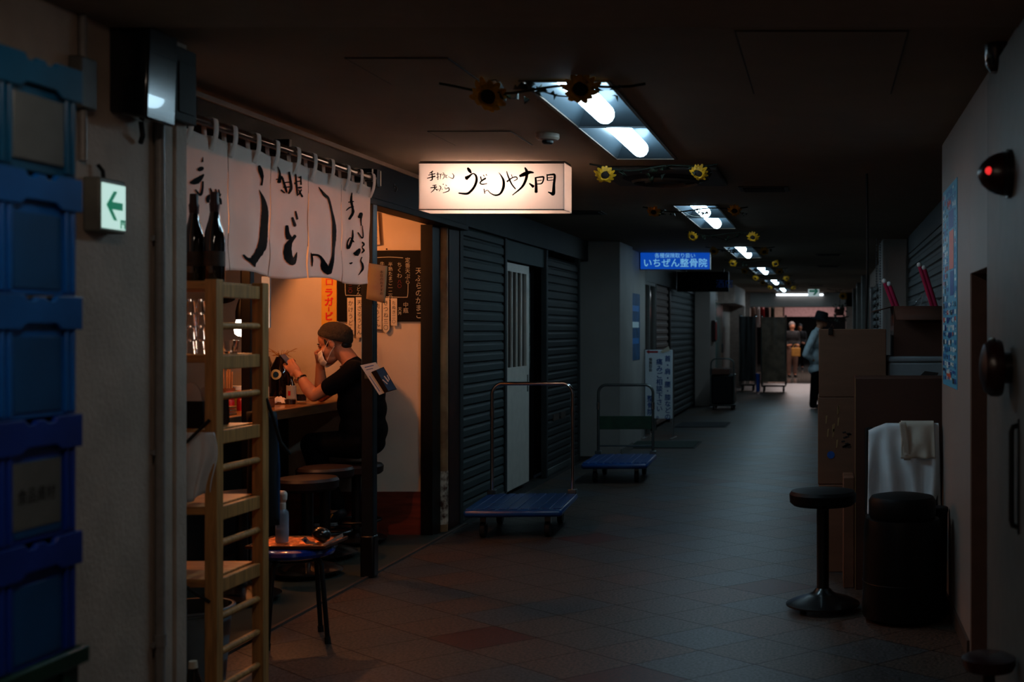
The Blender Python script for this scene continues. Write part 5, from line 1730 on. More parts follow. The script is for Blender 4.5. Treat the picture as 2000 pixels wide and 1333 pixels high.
mb.add([cv(*p) for p in ((-0.165, top - 0.022), (-0.125, top + 0.003), (-0.125, top - 0.012), (-0.01, top - 0.012), (-0.01, top - 0.037), (-0.125, top - 0.037), (-0.125, top - 0.052))], [(0, 1, 2), (0, 2, 5), (0, 5, 6), (2, 3, 4, 5)])
mb.build('red_arrow', 'print_red', o, smooth=False, fix=False)
mb = MB(); mb.prism([(0.02, top - 0.02), (0.13, top + 0.05), (0.15, top - 0.01), (0.05, top - 0.04)], lambda u, v, t: Vector((u, -0.016 - t, v)), 0.002); mb.build('loose_paper', 'paper', o, smooth=False)
o = thing('floor_mat', 'dark green floor mat in front of the clinic', 'mat', (at(1302, 869, 15.2).x, 14.95, 0))
mb = MB(); mb.box(-0.47, 0.40, -0.42, 0.42, 0, 0.012); mb.build('pile', 'mat_green', o, bevel=0.004)
mb = MB(); mb.box(-0.49, 0.42, -0.44, 0.44, 0, 0.006); mb.build('border', 'rubber', o)
o = thing('floor_mat', 'grey-blue floor mat beyond the white standing signboard', 'mat', (at(1375, 832, 18.0).x, 18.1, 0))
mb = MB(); mb.box(-0.38, 0.33, -0.45, 0.45, 0, 0.012); mb.build('pile', 'mat_grey', o, bevel=0.004)
mb = MB(); mb.box(-0.4, 0.35, -0.47, 0.47, 0, 0.006); mb.build('border', 'rubber', o)
o = thing('clinic_poster', 'tall blue poster on the clinic wall beside the pale pillar', 'poster', (-2.338, 15.1, 1.45))
mb = MB(); mb.box(0, 0.006, -0.3, 0.4, -0.42, 0.4); mb.build('sheet', 'clinic_poster', o)
for j, z in enumerate((0.2, 0.0, -0.2)):
    mb = MB(); mb.box(0.006, 0.0075, -0.22, 0.3, z - 0.02, z + 0.05); mb.build('print_block', 'p_pale' if j == 1 else 'p_blue', o)
o = thing('extinguisher_box', 'narrow red box on the side of the far pale pillar', 'box', (-2.10, 22.95, 1.38))
mb = MB(); mb.box(0, 0.07, -0.2, 0.2, -0.2, 0.2); mb.build('case', 'alarm_red', o, bevel=0.01)
mb = MB(); mb.box(0.07, 0.074, -0.16, 0.16, -0.16, 0.16); mb.build('door', 'plastic_red', o, bevel=0.003)

# ------------------------------------------------------------------ far carts and cages
o = thing('luggage_cart', 'black luggage cart with a curved handle parked before the pale ribbed shutter', 'cart', (at(1414, 800, 21.8).x, 21.8, 0))
mb = MB(); mb.box(-0.2, 0.2, -0.3, 0.3, 0.10, 0.62); mb.build('load', 'black_plastic', o, bevel=0.03)
mb = MB(); mb.box(-0.23, 0.23, -0.36, 0.36, 0.07, 0.10); mb.build('platform', 'black_metal', o, bevel=0.005)
for sx in (-1, 1):
    for sy in (-1, 1):
        mb = MB(); mb.cyl((sx * 0.16 - 0.015, sy * 0.25, 0.04), (sx * 0.16 + 0.015, sy * 0.25, 0.04), 0.04, n=16); mb.build('wheel', 'rubber', o)
mb = MB(); mb.tube(smooth_pts([(-0.2, -0.33, 0.1), (-0.2, -0.33, 0.7), (-0.17, -0.33, 0.87), (0.0, -0.33, 0.9), (0.17, -0.33, 0.87), (0.2, -0.33, 0.7), (0.2, -0.33, 0.1)], 5), 0.013, 8); mb.build('handle', 'steel_dull', o)
mb = MB(); mb.box(-0.22, 0.12, -0.32, 0.3, 0.62, 0.72); mb.build('flat_pack', 'cardboard_dark', o, bevel=0.005)


def cage(lab, x0, x1, y, h, covered):
    w = (x1 - x0) / 2
    o = thing('roll_cage', lab, 'roll cage', ((x0 + x1) / 2, y, 0), 0, 'roll cages at the far end')
    d = 0.26
    for sx in (-1, 1):
        mb = MB(); mb.tube(smooth_pts([(sx * w, -d, 0.14), (sx * w, -d, h - 0.08), (sx * w, -d + 0.06, h), (sx * w, d - 0.06, h), (sx * w, d, h - 0.08), (sx * w, d, 0.14)], 4), 0.014, 8); mb.build('side_frame', 'steel_dull', o)
        for sy in (-1, 1):
            mb = MB(); mb.cyl((sx * (w - 0.05) - 0.015, sy * (d - 0.05), 0.06), (sx * (w - 0.05) + 0.015, sy * (d - 0.05), 0.06), 0.06, n=16); mb.build('wheel', 'rubber', o)
    mb = MB(); mb.box(-w, w, -d, d, 0.12, 0.15); mb.build('base', 'black_metal', o)
    mb = MB()
    m = 'cover_brown' if covered else 'cover_dark'
    def f(u, v):
        a = 2 * PI * u
        cx_, cy_ = math.cos(a), math.sin(a)
        s_ = 1 / max(abs(cx_), abs(cy_))
        wob = 1 + 0.02 * math.sin(a * 5 + v * 6) + 0.015 * math.sin(a * 11) - 0.10 * v * covered * (0.5 + 0.5 * math.sin(a * 2))
        return ((w + 0.015) * min(cx_ * s_, 1) * wob, (d + 0.015) * min(cy_ * s_, 1) * wob, h + 0.01 - (h - 0.22) * v)
    mb.grid(f, 48, 16)
    mb.grid(lambda u, v: ((w + 0.012) * (2 * u - 1), (d + 0.012) * (2 * v - 1), h + 0.012 - 0.03 * math.sin(PI * u) * math.sin(PI * v)), 8, 8)
    mb.build('cover', m, o, angle=70)
    return o


cage('tall roll cage under a black cover, next to the far side wall', at(1444, 700, 28).x, at(1474, 700, 28).x, 28.4, 1.70, 0)
cage('tall roll cage under a shiny brown plastic cover, beside the black-covered one', at(1487, 700, 27.6).x, at(1534, 700, 27.6).x, 27.9, 1.68, 1)
o = thing('blue_tub', 'narrow blue plastic tub on the floor between the two roll cages', 'tub', (at(1482, 740, 28.3).x, 28.0, 0.12))
o.location.z = 0
mb = MB(); mb.lathe([(0, 0), (0.045, 0), (0.055, 0.40), (0, 0.40)], n=24); mb.build('body', 'cool_blue', o)
mb = MB(); mb.lathe([(0.055, 0.39), (0.06, 0.395), (0.06, 0.41), (0.055, 0.41)], n=24); mb.build('rim', 'cool_blue', o)

# ------------------------------------------------------------------ far end: tube lamp, exit sign, hall
o = thing('tube_lamp', 'bare white fluorescent tube across the face of the far beam', 'lamp', (at(1562, 576, 31.9).x, 31.95, at(1562, 576, 31.9).z))
mb = MB(); mb.box(-0.75, 0.75, -0.01, 0.05, 0.035, 0.075); mb.build('batten', 'trim_grey', o, bevel=0.004)
mb = MB(); mb.cyl((-0.63, -0.02, 0), (0.63, -0.02, 0), 0.024, n=14); mb.build('tube', 'tube_far', o)
for sx in (-1, 1):
    mb = MB(); mb.box(sx * 0.63 - 0.02, sx * 0.63 + 0.02, -0.045, 0.01, -0.03, 0.04); mb.build('end_cap', 'trim_grey', o)
o = thing('exit_sign', 'white hanging sign with a green arrow by the far beam', 'sign', tuple(at(1589, 557, 29.5)))
a = at(1578, 558, 29.5) - o.location; b = at(1600.5, 580, 29.5) - o.location
mb = MB(); mb.box(a.x, b.x, 0, 0.06, b.z, a.z); mb.build('case', 'trim_grey', o, bevel=0.004)
mb = MB(); mb.box(a.x + 0.005, b.x - 0.005, -0.004, 0, b.z + 0.005, a.z - 0.005); mb.build('lit_face', 'far_exit_white', o)
mz = (a.z + b.z) / 2
cv = lambda u, v: (u, -0.006, mz + v)
mb = MB()
mb.add([cv(*p) for p in ((-0.105, -0.026), (0.04, -0.026), (0.04, 0.026), (-0.105, 0.026))], [(0, 1, 2, 3)])
mb.add([cv(*p) for p in ((0.115, 0.0), (0.035, 0.095), (-0.02, 0.095), (0.05, 0.0), (-0.02, -0.095), (0.035, -0.095))], [(0, 1, 2, 3), (0, 3, 4, 5)])
mb.build('arrow', 'far_exit_green', o, smooth=False, fix=False)
lamp('hall_light', 'AREA', (-0.5, 37.0, 2.65), 170, (1.0, 0.82, 0.78), 2.0, (0, 0, 0), 6.0)
lamp('hall_light', 'AREA', (0.5, 45.0, 2.65), 60, (0.9, 0.9, 1.0), 2.0, (0, 0, 0), 4.0)
hang = [(1471, 'hall_wall', 'pale garment hanging at the far hall entrance, next to the roll cages'), (1480, 'cloth_white', 'white garment hanging in the far hall'), (1489, 'plastic_red', 'red garment hanging in the far hall'),
        (1499, 'collar_red', 'dark red garment hanging in the far hall'), (1509, 'crate_green', 'dark green garment hanging in the far hall')]
for px, m, lab in hang:
    o = thing('hanging_garment', lab, 'garment', (at(px, 610, 34).x, 34.0, 2.05), 0, 'garments hanging in the far hall')
    mb = MB(); mb.grid(lambda u, v: ((-0.045 - 0.01 * v) + (0.09 + 0.02 * v) * u, 0.02 * math.sin(u * 9), -0.02 - (0.55) * v), 8, 6); mb.build('cloth', m, o, solid=0.02)
    mb = MB(); mb.tube([(0, 0, -0.03), (0, 0, 0.03), (0, 0, 0.06)], 0.006, 6); mb.build('hook', 'steel', o)
o = thing('garment_rail', 'steel rail holding the hanging garments in the far hall', 'rail', (-1.75, 34.0, 0))
mb = MB(); mb.tube([(-0.35, 0, 0), (-0.35, 0, 2.1), (0.35, 0, 2.1), (0.35, 0, 0)], 0.012, 8); mb.build('frame', 'steel', o)
mb = MB(); mb.tube([(-0.35, -0.25, 0.01), (-0.35, 0.25, 0.01)], 0.012, 8); mb.build('foot', 'steel', o)
o = thing('hanging_planter', 'dark leafy planter hanging high by the far opening, above the hat', 'planter', tuple(at(1640, 600, 30)))
o.location.z = 1.95
mb = MB(); mb.lathe([(0, -0.2), (0.09, -0.2), (0.13, -0.03), (0, -0.03)], n=16); mb.build('pot', 'brown_paint', o)
mb = MB()
for k in range(60):
    c = Vector((random.uniform(-0.14, 0.14), random.uniform(-0.14, 0.14), random.uniform(-0.35, 0.06)))
    M = Euler((random.uniform(-1.4, 1.4), random.uniform(-1.4, 1.4), random.uniform(0, 6))).to_matrix()
    mb.add([c + M @ Vector(p) for p in ((0, 0, 0), (0.05, 0.025, 0), (0.1, 0, 0), (0.05, -0.025, 0))], [(0, 1, 2, 3)])
mb.build('foliage', 'leaf', o, solid=0.002)
mb = MB(); mb.cyl((0, 0, -0.03), (0, 0, CEIL - 1.95), 0.006, n=6); mb.build('cord', 'black_plastic', o)

# ------------------------------------------------------------------ boxes piled on the other side


def carton(lab, x0, x1, y0, y1, z0, z1, m='cardboard', tape=True, flaps=False):
    o = thing('cardboard_box', lab, 'box', ((x0 + x1) / 2, (y0 + y1) / 2, z0))
    w, d, h = (x1 - x0) / 2, (y1 - y0) / 2, z1 - z0
    mb = MB(); mb.box(-w, w, -d, d, 0, h); mb.build('body', m, o, bevel=0.004)
    if tape:
        mb = MB(); mb.box(-w + 0.01, w - 0.01, -0.024, 0.024, h, h + 0.001); mb.build('tape', 'tape', o)
        mb = MB(); mb.box(-w - 0.001, -w + 0.0005, -0.024, 0.024, h * 0.75, h); mb.build('tape_end', 'tape', o)
    mb = MB(); mb.box(-w + 0.006, w - 0.006, -0.002, 0.002, h - 0.0005, h + 0.0012); mb.build('flap_seam', 'cardboard_dark', o)
    return o


c1 = carton('plain cardboard box topping the pile, black clip on its edge', -0.035, 0.355, 7.1, 7.55, 1.012, 1.405)
p = Vector((-0.005, -0.235, 0.385))
mb = MB(); mb.box(-0.19 + 0.05, -0.19 + 0.075, -0.235, -0.222, 0.36, 0.40); mb.build('binder_clip', 'black_metal', c1, bevel=0.003)
mb = MB(); mb.tube([(-0.128, -0.23, 0.40), (-0.118, -0.236, 0.425), (-0.108, -0.23, 0.40)], 0.0025, 6); mb.build('clip_wire', 'steel', c1)
c2 = carton('worn cardboard box in the middle of the pile, dark scribble and blue spot', -0.04, 0.34, 7.1, 7.55, 0.508, 1.01, 'cardboard')
mb = MB(); rr = random.Random(4)
for k in range(16):
    a, b = -0.055 + rr.uniform(0, 0.045), 0.20 + rr.uniform(0, 0.10)
    brush(mb, [[(a, b, 0.008), (a + rr.uniform(-0.02, 0.02), b + rr.uniform(-0.02, 0.02), 0.008)]], lambda u, v: (u, -0.2265, v)) if 0 else mb.prism([(a, b), (a + 0.02, b + 0.006), (a + 0.016, b + 0.014), (a - 0.004, b + 0.01)], lambda u, v, t: Vector((u, -0.2262 - t, v)), 0.0006)
mb.build('scribble', 'print_dark', c2, smooth=False)
mb = MB(); mb.lathe([(0.022, 0), (0.022, 0.001), (0, 0.001)], c=(-0.115, -0.2262, 0.17), n=20, M=Euler((PI / 2, 0, 0)).to_matrix()); mb.build('blue_spot', 'print_blue', c2)
mb = MB()
for k in range(9):
    u, v = -0.12 + rr.uniform(-0.03, 0.05), 0.30 + rr.uniform(-0.1, 0.14)
    mb.prism([(u, v), (u + 0.006, v + 0.002), (u + 0.012, v + 0.05), (u + 0.002, v + 0.045)], lambda a, b, t: Vector((a, -0.2262 - t, b)), 0.0005)
mb.build('torn_label', 'tape', c2, smooth=False)
carton('cardboard box on the floor at the bottom of the passage-side pile', -0.035, 0.345, 7.1, 7.55, 0.0, 0.505, 'cardboard')
big = carton('big flat cardboard carton standing on edge against the pile, white garment before it', 0.165, 0.80, 6.62, 7.04, 0.0, 1.14, 'cardboard_dark', tape=False)
mb = MB(); mb.box(-0.3205, -0.3165, -0.2105, -0.2065, 0.0, 1.14); mb.build('lit_edge', 'tape', big)  # pale strip paints the light along the carton's front corner
carton('small cardboard box lying low between the stools and the big carton', 0.10, 0.158, 6.66, 6.9, 0.0, 0.60, 'cardboard', tape=False)
o = thing('foam_box', 'grey white foam box with dark smudge, behind the top of the big carton', 'box', (0.63, 7.33, 1.012))
mb = MB(); mb.box(-0.265, 0.24, -0.20, 0.20, 0, 0.20); mb.build('body', 'styrofoam', o, bevel=0.012)
mb = MB(); mb.box(-0.27, 0.245, -0.205, 0.205, 0.20, 0.235); mb.build('lid', 'styrofoam', o, bevel=0.012)
mb = MB(); brush(mb, [[(-0.15, 0.10, 0.02), (-0.10, 0.115, 0.03), (-0.03, 0.10, 0.03), (0.0, 0.13, 0.02)], [(-0.17, 0.075, 0.01), (-0.05, 0.07, 0.012)], [(-0.06, 0.15, 0.02), (0.02, 0.14, 0.026)]], lambda u, v: (u, -0.2015, v)) if 0 else mb.prism([(-0.16, 0.09), (-0.06, 0.08), (0.01, 0.10), (0.03, 0.14), (-0.05, 0.15), (-0.08, 0.12), (-0.15, 0.115)], lambda u, v, t: Vector((u, -0.2012 - t, v)), 0.0004); mb.build('print', 'print_dark', o, smooth=False)
carton('dark cardboard box under the grey white foam box', 0.365, 0.86, 7.1, 7.55, 0.0, 1.01, 'cardboard_dark', tape=False)
o = thing('open_box', 'dark open cardboard box holding pink tubes, on top of the foam box', 'box', (0.635, 7.33, 1.248))
mb = MB()
w, d, h, t = 0.235, 0.19, 0.29, 0.006
mb.box(-w, w, -d, d, 0, t); mb.box(-w, w, -d, -d + t, t, h); mb.box(-w, w, d - t, d, t, h); mb.box(-w, -w + t, -d + t, d - t, t, h); mb.box(w - t, w, -d + t, d - t, t, h)
mb.build('body', 'cardboard_dark', o, smooth=False)
for nm, poly in (('flap', [(-w, -d, h), (w, -d, h), (w - 0.01, -d - 0.1, h - 0.08), (-w + 0.01, -d - 0.1, h - 0.08)]), ('flap', [(-w, -d, h), (-w, d, h), (-w - 0.12, d - 0.01, h - 0.03), (-w - 0.12, -d + 0.01, h - 0.03)])):
    mb = MB(); mb.quad(*poly); mb.build(nm, 'cardboard_dark', o, solid=0.005)


def pink(lab, p0, p1):
    p0 = Vector(p0); p1 = Vector(p1)
    o = thing('pink_tube', lab, 'tube', tuple(p0), 0, 'pairs of pink tubes in the open box')
    d = p1 - p0
    for s_ in (-0.014, 0.014):
        off = Vector((s_, 0, -s_ * 0.6))
        mb = MB(); mb.cyl(off, d + off, 0.0125, n=14); mb.build('rod', 'pink_rod', o)
        mb = MB(); mb.ell(d + off + d.normalized() * 0.012, 0.0155, 12); mb.build('white_tip', 'paper_white', o)
    return o


pink('pair of pink tubes with white tips leaning out at the open box corner', tuple(at(1757, 620, 7.24)), tuple(at(1733, 556, 7.22)))
pink('pair of pink tubes with white tips leaning by the clear wrap, beside the long poster', tuple(at(1828, 610, 7.36)), tuple(at(1801, 524, 7.34)))
o = thing('plastic_wrap', 'crumpled clear plastic bag catching the light at the top of the open box', 'bag', tuple(at(1815, 600, 7.42)))
mb = MB(); rr = random.Random(2)
mb.grid(lambda u, v: (-0.08 + 0.15 * u + rr.uniform(-0.008, 0.008), 0.03 * math.sin(u * 9) + rr.uniform(-0.01, 0.01), -0.10 + 0.2 * v - 0.05 * (2 * u - 1) ** 2), 10, 10)
mb.build('film', 'glass', o, solid=0.001, smooth=False)
o = thing('hanging_strap', 'dark strap hanging from the ceiling behind the top cardboard box', 'strap', (at(1693, 640, 7.7).x, 7.7, CEIL))
mb = MB(); mb.tube([(0, 0, 0), (0.004, 0, -0.5), (-0.004, 0, -0.99)], 0.008, 8); mb.build('band', 'rubber', o)
mb = MB(); mb.ell((-0.004, 0, -0.99), (0.012, 0.012, 0.02), 10); mb.build('hook', 'black_metal', o)
for k, (px, Y, m, lab) in enumerate(((1712, 13.0, 'steel', 'bright bead chain hanging in front of the recess pillar'), (1719, 13.05, 'steel', 'second bead chain hanging by the recess pillar, nearer the boxes'))):
    o = thing('bead_chain', lab, 'chain', (at(px, 600, Y).x, Y, CEIL))
    mb = MB()
    for j in range(40):
        mb.ell((0, 0, -0.02 - j * 0.028), 0.0105, 6)
    mb.build('beads', m, o)
    mb = MB(); mb.cyl((0, 0, 0), (0, 0, -1.14), 0.002, n=5); mb.build('thread', 'black_plastic', o)

# chair with garments, stools, black bin
o = thing('folding_chair', 'dark chair hidden under the white garment, standing before the big carton', 'chair', (0.40, 6.36, 0))
mb = MB(); mb.box(-0.19, 0.19, -0.14, 0.08, 0.41, 0.44); mb.build('seat', 'black_vinyl', o, bevel=0.008)
mb = MB(); mb.box(-0.185, 0.185, 0.125, 0.145, 0.62, 0.885); mb.build('backrest', 'black_vinyl', o, bevel=0.01)
for sx in (-1, 1):
    mb = MB(); mb.tube([(sx * 0.18, -0.13, 0.0), (sx * 0.18, 0.06, 0.42), (sx * 0.18, 0.132, 0.88)], 0.011, 8); mb.build('frame_leg', 'black_metal', o)
    mb = MB(); mb.tube([(sx * 0.165, 0.17, 0.0), (sx * 0.165, -0.08, 0.42)], 0.011, 8); mb.build('frame_leg', 'black_metal', o)
o = thing('white_garment', 'white garment draped over the dark chair back', 'garment', (0.40, 6.36, 0.0))


def drape(x0, x1, top, drop_f, drop_b, amp, fr, spread, slope=0.0):
    def f(u, v):
        fall = v * (drop_f + drop_b)
        x = x0 + (x1 - x0) * u
        if fall < drop_b:
            y = 0.162; z = top - (drop_b - fall)
        else:
            e = fall - drop_b
            k = min(e / 0.07, 1)
            y = 0.162 - 0.055 * k - 0.05 * max(0, e - 0.07) ; z = top + 0.012 * math.sin(PI * k) - max(0, e - 0.07)
            t = max(0, e - 0.07) / max(drop_f, 1e-3)
            y += -amp * (0.5 + 0.5 * math.sin(fr * u + 1.3 * math.sin(3 * t + u * 4))) * min(1, t * 2.5) - 0.012 * (math.sin(7 * t + 11 * u))*t
            x += (u - 0.5) * spread * t
        z -= slope * max(0, 0.25 - u) * 4
        z -= 0.0
        return (x, y, z)
    return f


mb = MB(); mb.grid(drape(-0.17, 0.20, 0.895, 0.50, 0.18, 0.042, 24, 0.02, 0.035), 60, 40)
mb.build('fabric', 'cloth_white', o, solid=0.003, fix=False, angle=80)
o = thing('cream_shirt', 'cream folded shirt hung over the white garment, button showing', 'shirt', (0.40, 6.33, 0.0))
mb = MB(); mb.grid(drape(0.0, 0.172, 0.909, 0.25, 0.05, 0.03, 13, 0.01), 36, 22)
s_ = mb.build('fabric', 'cloth_cream', o, solid=0.003, fix=False, angle=80)
mb = MB(); mb.grid(lambda u, v: (-0.012 + 0.035 * u + 0.025 * v, 0.075 + 0.01 * u, 0.92 - 0.20 * v), 4, 10); mb.build('placket', 'cloth_cream', o, solid=0.004)
mb = MB(); mb.cyl((0.02, 0.060, 0.755), (0.02, 0.072, 0.755), 0.007, n=12); mb.build('button', 'white_plastic', o)
bar_stool('bar_stool', 'black round bar stool on a domed glossy base, its base catching blue light', (-0.01, 6.15, 0), 'black_vinyl', 0.60, 'black bar stools', rb=0.185)
o = thing('drum_stool', 'bulky black drum-shaped stool close to the panelled wall, under the white garment', 'stool', (0.375, 5.95, 0))
mb = MB(); mb.lathe([(0, 0.02), (0.19, 0.02), (0.195, 0.04), (0.186, 0.45), (0.178, 0.49), (0, 0.50)], n=40); mb.build('drum', 'black_plastic', o)
mb = MB(); mb.lathe([(0, 0.49), (0.155, 0.49), (0.163, 0.51), (0.163, 0.575), (0.15, 0.596), (0.1, 0.605), (0, 0.607)], n=40); mb.build('cushion', 'black_vinyl', o)
mb = MB(); mb.tube([(0.193 * math.cos(2 * PI * i / 36), 0.193 * math.sin(2 * PI * i / 36), 0.19) for i in range(37)], 0.003, 6); mb.build('seam', 'black_plastic', o)
for k in range(4):
    t = PI / 4 + k * PI / 2 + 0.3
    mb = MB(); mb.cyl((0.15 * math.cos(t), 0.15 * math.sin(t), 0), (0.15 * math.cos(t), 0.15 * math.sin(t), 0.025), 0.014, n=10); mb.build('foot', 'rubber', o)
o = thing('black_bin', 'slim black bin half hidden between the drum-shaped stool and the panelled wall', 'bin', (0.56, 6.12, 0))
mb = MB(); mb.lathe([(0, 0), (0.045, 0), (0.052, 0.50), (0, 0.51)], n=28); mb.build('drum', 'black_plastic', o)
mb = MB(); mb.lathe([(0.052, 0.49), (0.055, 0.50), (0.055, 0.515), (0.05, 0.52), (0, 0.52)], n=28); mb.build('lid', 'black_plastic', o)

# ------------------------------------------------------------------ long poster on the panelled wall
PY1, PY0 = 6.42, 5.74
o = thing('wall_poster', 'long busy blue poster full of small coloured blocks, on the panelled wall', 'poster', (XR, 6.08, 1.62))
mb = MB(); mb.box(-0.003, 0, PY0 - 6.08, PY1 - 6.08, 1.12 - 1.62, 2.115 - 1.62); mb.build('sheet', 'p_cyan', o)
rr = random.Random(11)
wv = lambda u, v: (-0.0045, (PY1 - 6.08) - u * (PY1 - PY0), (2.115 - 1.62) - v * 0.995)
blocks = {k: MB() for k in ('p_blue', 'p_pale', 'p_red', 'p_orange', 'p_navy', 'p_pink', 'p_dark')}


def blk(m, u0, v0, u1, v1, lift=0.0):
    mb = blocks[m]
    mb.add([tuple(Vector(wv(*p)) - Vector((lift, 0, 0))) for p in ((u0, v0), (u1, v0), (u1, v1), (u0, v1))], [(0, 1, 2, 3)])


blk('p_navy', 0.45, 0.13, 0.80, 0.22); blk('p_orange', 0.50, 0.23, 0.80, 0.42); blk('p_navy', 0.55, 0.43, 0.80, 0.55)
blk('p_red', 0.35, 0.06, 0.62, 0.10); blk('p_orange', 0.3, 0.93, 0.62, 0.965)
for r in range(26):
    for c in range(7):
        u = 0.03 + c * 0.137 + rr.uniform(0, 0.02); v = 0.02 + r * 0.0372 + rr.uniform(0, 0.006)
        if 0.45 < u + 0.05 < 0.83 and 0.12 < v < 0.55:
            continue
        m = rr.choice(['p_blue', 'p_pale', 'p_pale', 'p_blue', 'p_dark', 'p_red' if 0.2 < v < 0.45 or 0.6 < v < 0.75 else 'p_blue', 'p_pink' if v < 0.5 else 'p_navy'])
        blk(m, u, v, min(u + rr.uniform(0.05, 0.125), 0.985), v + rr.uniform(0.012, 0.031), 0.0004)
        for q in range(rr.randint(0, 3)):
            uu = u + rr.uniform(0, 0.09); vv = v + rr.uniform(0, 0.025)
            blk(rr.choice(['p_dark', 'p_pale', 'p_navy']), uu, vv, min(uu + rr.uniform(0.01, 0.05), 0.985), vv + 0.006, 0.0009)
for m, mb in blocks.items():
    mb.build('print', m, o, smooth=False, fix=False)

# ------------------------------------------------------------------ fire alarm fittings and odds near the frame
XA = XR - 0.03
o = thing('alarm_lamp', 'dark cone-shaped alarm lamp with a red glow, high on the near grey frame', 'alarm', (XA, 4.25, 1.94))
o.location = (XA, 3.9, EYE + 305 * 3.9 / FPX)
mb = MB(); mb.cyl((0, 0, 0), (-0.012, 0, 0), 0.078, n=28); mb.cyl((-0.012, 0, 0), (-0.03, 0, 0), 0.07, n=28); mb.build('base', 'alarm_black', o)
Mx = Euler((0, -PI / 2, 0)).to_matrix()
mb = MB(); mb.lathe([(0.068, 0.03), (0.066, 0.045), (0.054, 0.07), (0.034, 0.092), (0.012, 0.104), (0, 0.106)], n=28, M=Mx); mb.build('dome', 'alarm_red', o)
mb = MB(); mb.ell((-0.075, -0.048, 0.004), (0.013, 0.008, 0.013), 12); mb.build('glow', 'red_glow', o)
o = thing('alarm_bell', 'dark red round alarm bell on the near grey frame, under the alarm lamp', 'alarm', (XA, 3.9, EYE - 74 * 3.9 / FPX))
mb = MB(); mb.cyl((0, 0, 0), (-0.03, 0, 0), 0.05, n=24); mb.build('base', 'alarm_black', o)
mb = MB(); mb.lathe([(0.088, 0.03), (0.092, 0.04), (0.09, 0.065), (0.075, 0.085), (0.04, 0.096), (0, 0.098)], n=32, M=Mx); mb.build('gong', 'alarm_red', o)
for sy in (-0.03, 0.02):
    mb = MB(); mb.ell((-0.06, sy, 0.09), 0.008, 8); mb.build('screw', 'steel_dull', o)
o = thing('floor_stand', 'low stand with a dark red round top, by the near frame', 'stand', (0.50, 3.75, -0.0))
mb = MB(); mb.lathe([(0, 0.365), (0.075, 0.365), (0.082, 0.38), (0.082, 0.40), (0.06, 0.41), (0, 0.41)], n=28); mb.build('top', 'alarm_red', o)
mb = MB(); mb.cyl((0, 0, 0.02), (0, 0, 0.366), 0.02, n=14); mb.build('stem', 'black_metal', o)
mb = MB(); mb.lathe([(0, 0), (0.085, 0), (0.085, 0.012), (0.03, 0.025), (0, 0.025)], n=28); mb.build('foot', 'black_metal', o)
o = thing('pull_handle', 'long dark upright pull handle on the near grey frame', 'handle', (XA, 4.115, 0))
o.location = (XR - 0.03, 3.74, 0)
mb = MB(); mb.tube([(0.0, 0, 0.80), (-0.018, 0, 0.805), (-0.022, 0, 0.82), (-0.022, 0, 1.09), (-0.018, 0, 1.105), (0.0, 0, 1.11)], 0.009, 8); mb.build('bar', 'black_metal', o)
mb = MB(); mb.box(-0.004, 0, -0.012, 0.012, 0.78, 1.13); mb.build('plate', 'black_metal', o)
o = thing('corner_speaker', 'dark rounded speaker under the ceiling by the near frame, small glint on it', 'speaker', (XR - 0.03, 4.2, 2.31))
o.location = (0.60, 4.22, 2.31)
mb = MB(); mb.lathe([(0.0, -0.03), (0.03, -0.025), (0.05, 0.0), (0.055, 0.07), (0, 0.07)], n=24); mb.build('case', 'alarm_black', o)
mb = MB(); mb.ell((-0.045, -0.028, 0.005), (0.006, 0.006, 0.014), 8); mb.build('lens', 'steel', o)  # steel bead standing in for a glint of light on the case

# ------------------------------------------------------------------ people


def fit(o):
    return o


# the man at the counter
MY = 8.0
MS = FPX / MY
man = thing('person', 'seated man in dark beanie, white face mask and navy shirt, elbows on the counter', 'person', (-3.04, MY, 0.0))
B0 = Vector(man.location)


def mp(px, py, y=0.0):
    return at(px, py, MY + y) - B0


HO = mp(657, 671)
th = math.radians(17)
HF = Vector((-math.cos(th), 0, -math.sin(th)))
HU = Vector((-math.sin(th), 0, math.cos(th)))
HS = Vector((0, 1, 0))
HM = Matrix((HF, HS, HU)).transposed()


def hd(a, s_, c):
    return HO + HF * a + HS * s_ + HU * c


body = MB()
# head
body.ell(hd(0.0, 0, 0.045), (0.100, 0.077, 0.095), 24, M=HM)
body.ell(hd(0.042, 0, 0.040), (0.064, 0.066, 0.072), 20, M=HM)
body.ell(hd(0.050, 0, -0.030), (0.060, 0.060, 0.070), 20, M=HM)
body.ell(hd(0.058, 0, -0.082), (0.048, 0.046, 0.034), 16, M=HM)
body.ell(hd(0.092, 0, 0.012), (0.024, 0.050, 0.012), 14, M=HM)       # brow
body.ell(hd(0.112, 0, -0.028), (0.017, 0.014, 0.014), 12, M=HM)      # nose tip
body.chain([(hd(0.098, 0, 0.002), 0.010), (hd(0.114, 0, -0.026), 0.012)], 10)
body.ell(hd(0.102, 0, -0.062), (0.014, 0.024, 0.008), 12, M=HM)      # lips
for sy in (-1, 1):
    body.ell(hd(0.080, sy * 0.042, -0.028), (0.022, 0.022, 0.020), 12, M=HM)   # cheek
    body.ell(hd(-0.002, sy * 0.078, -0.006), (0.020, 0.009, 0.031), 14, M=HM)  # ear
    body.ell(hd(0.0, sy * 0.083, 0.014), (0.017, 0.007, 0.012), 10, M=HM)
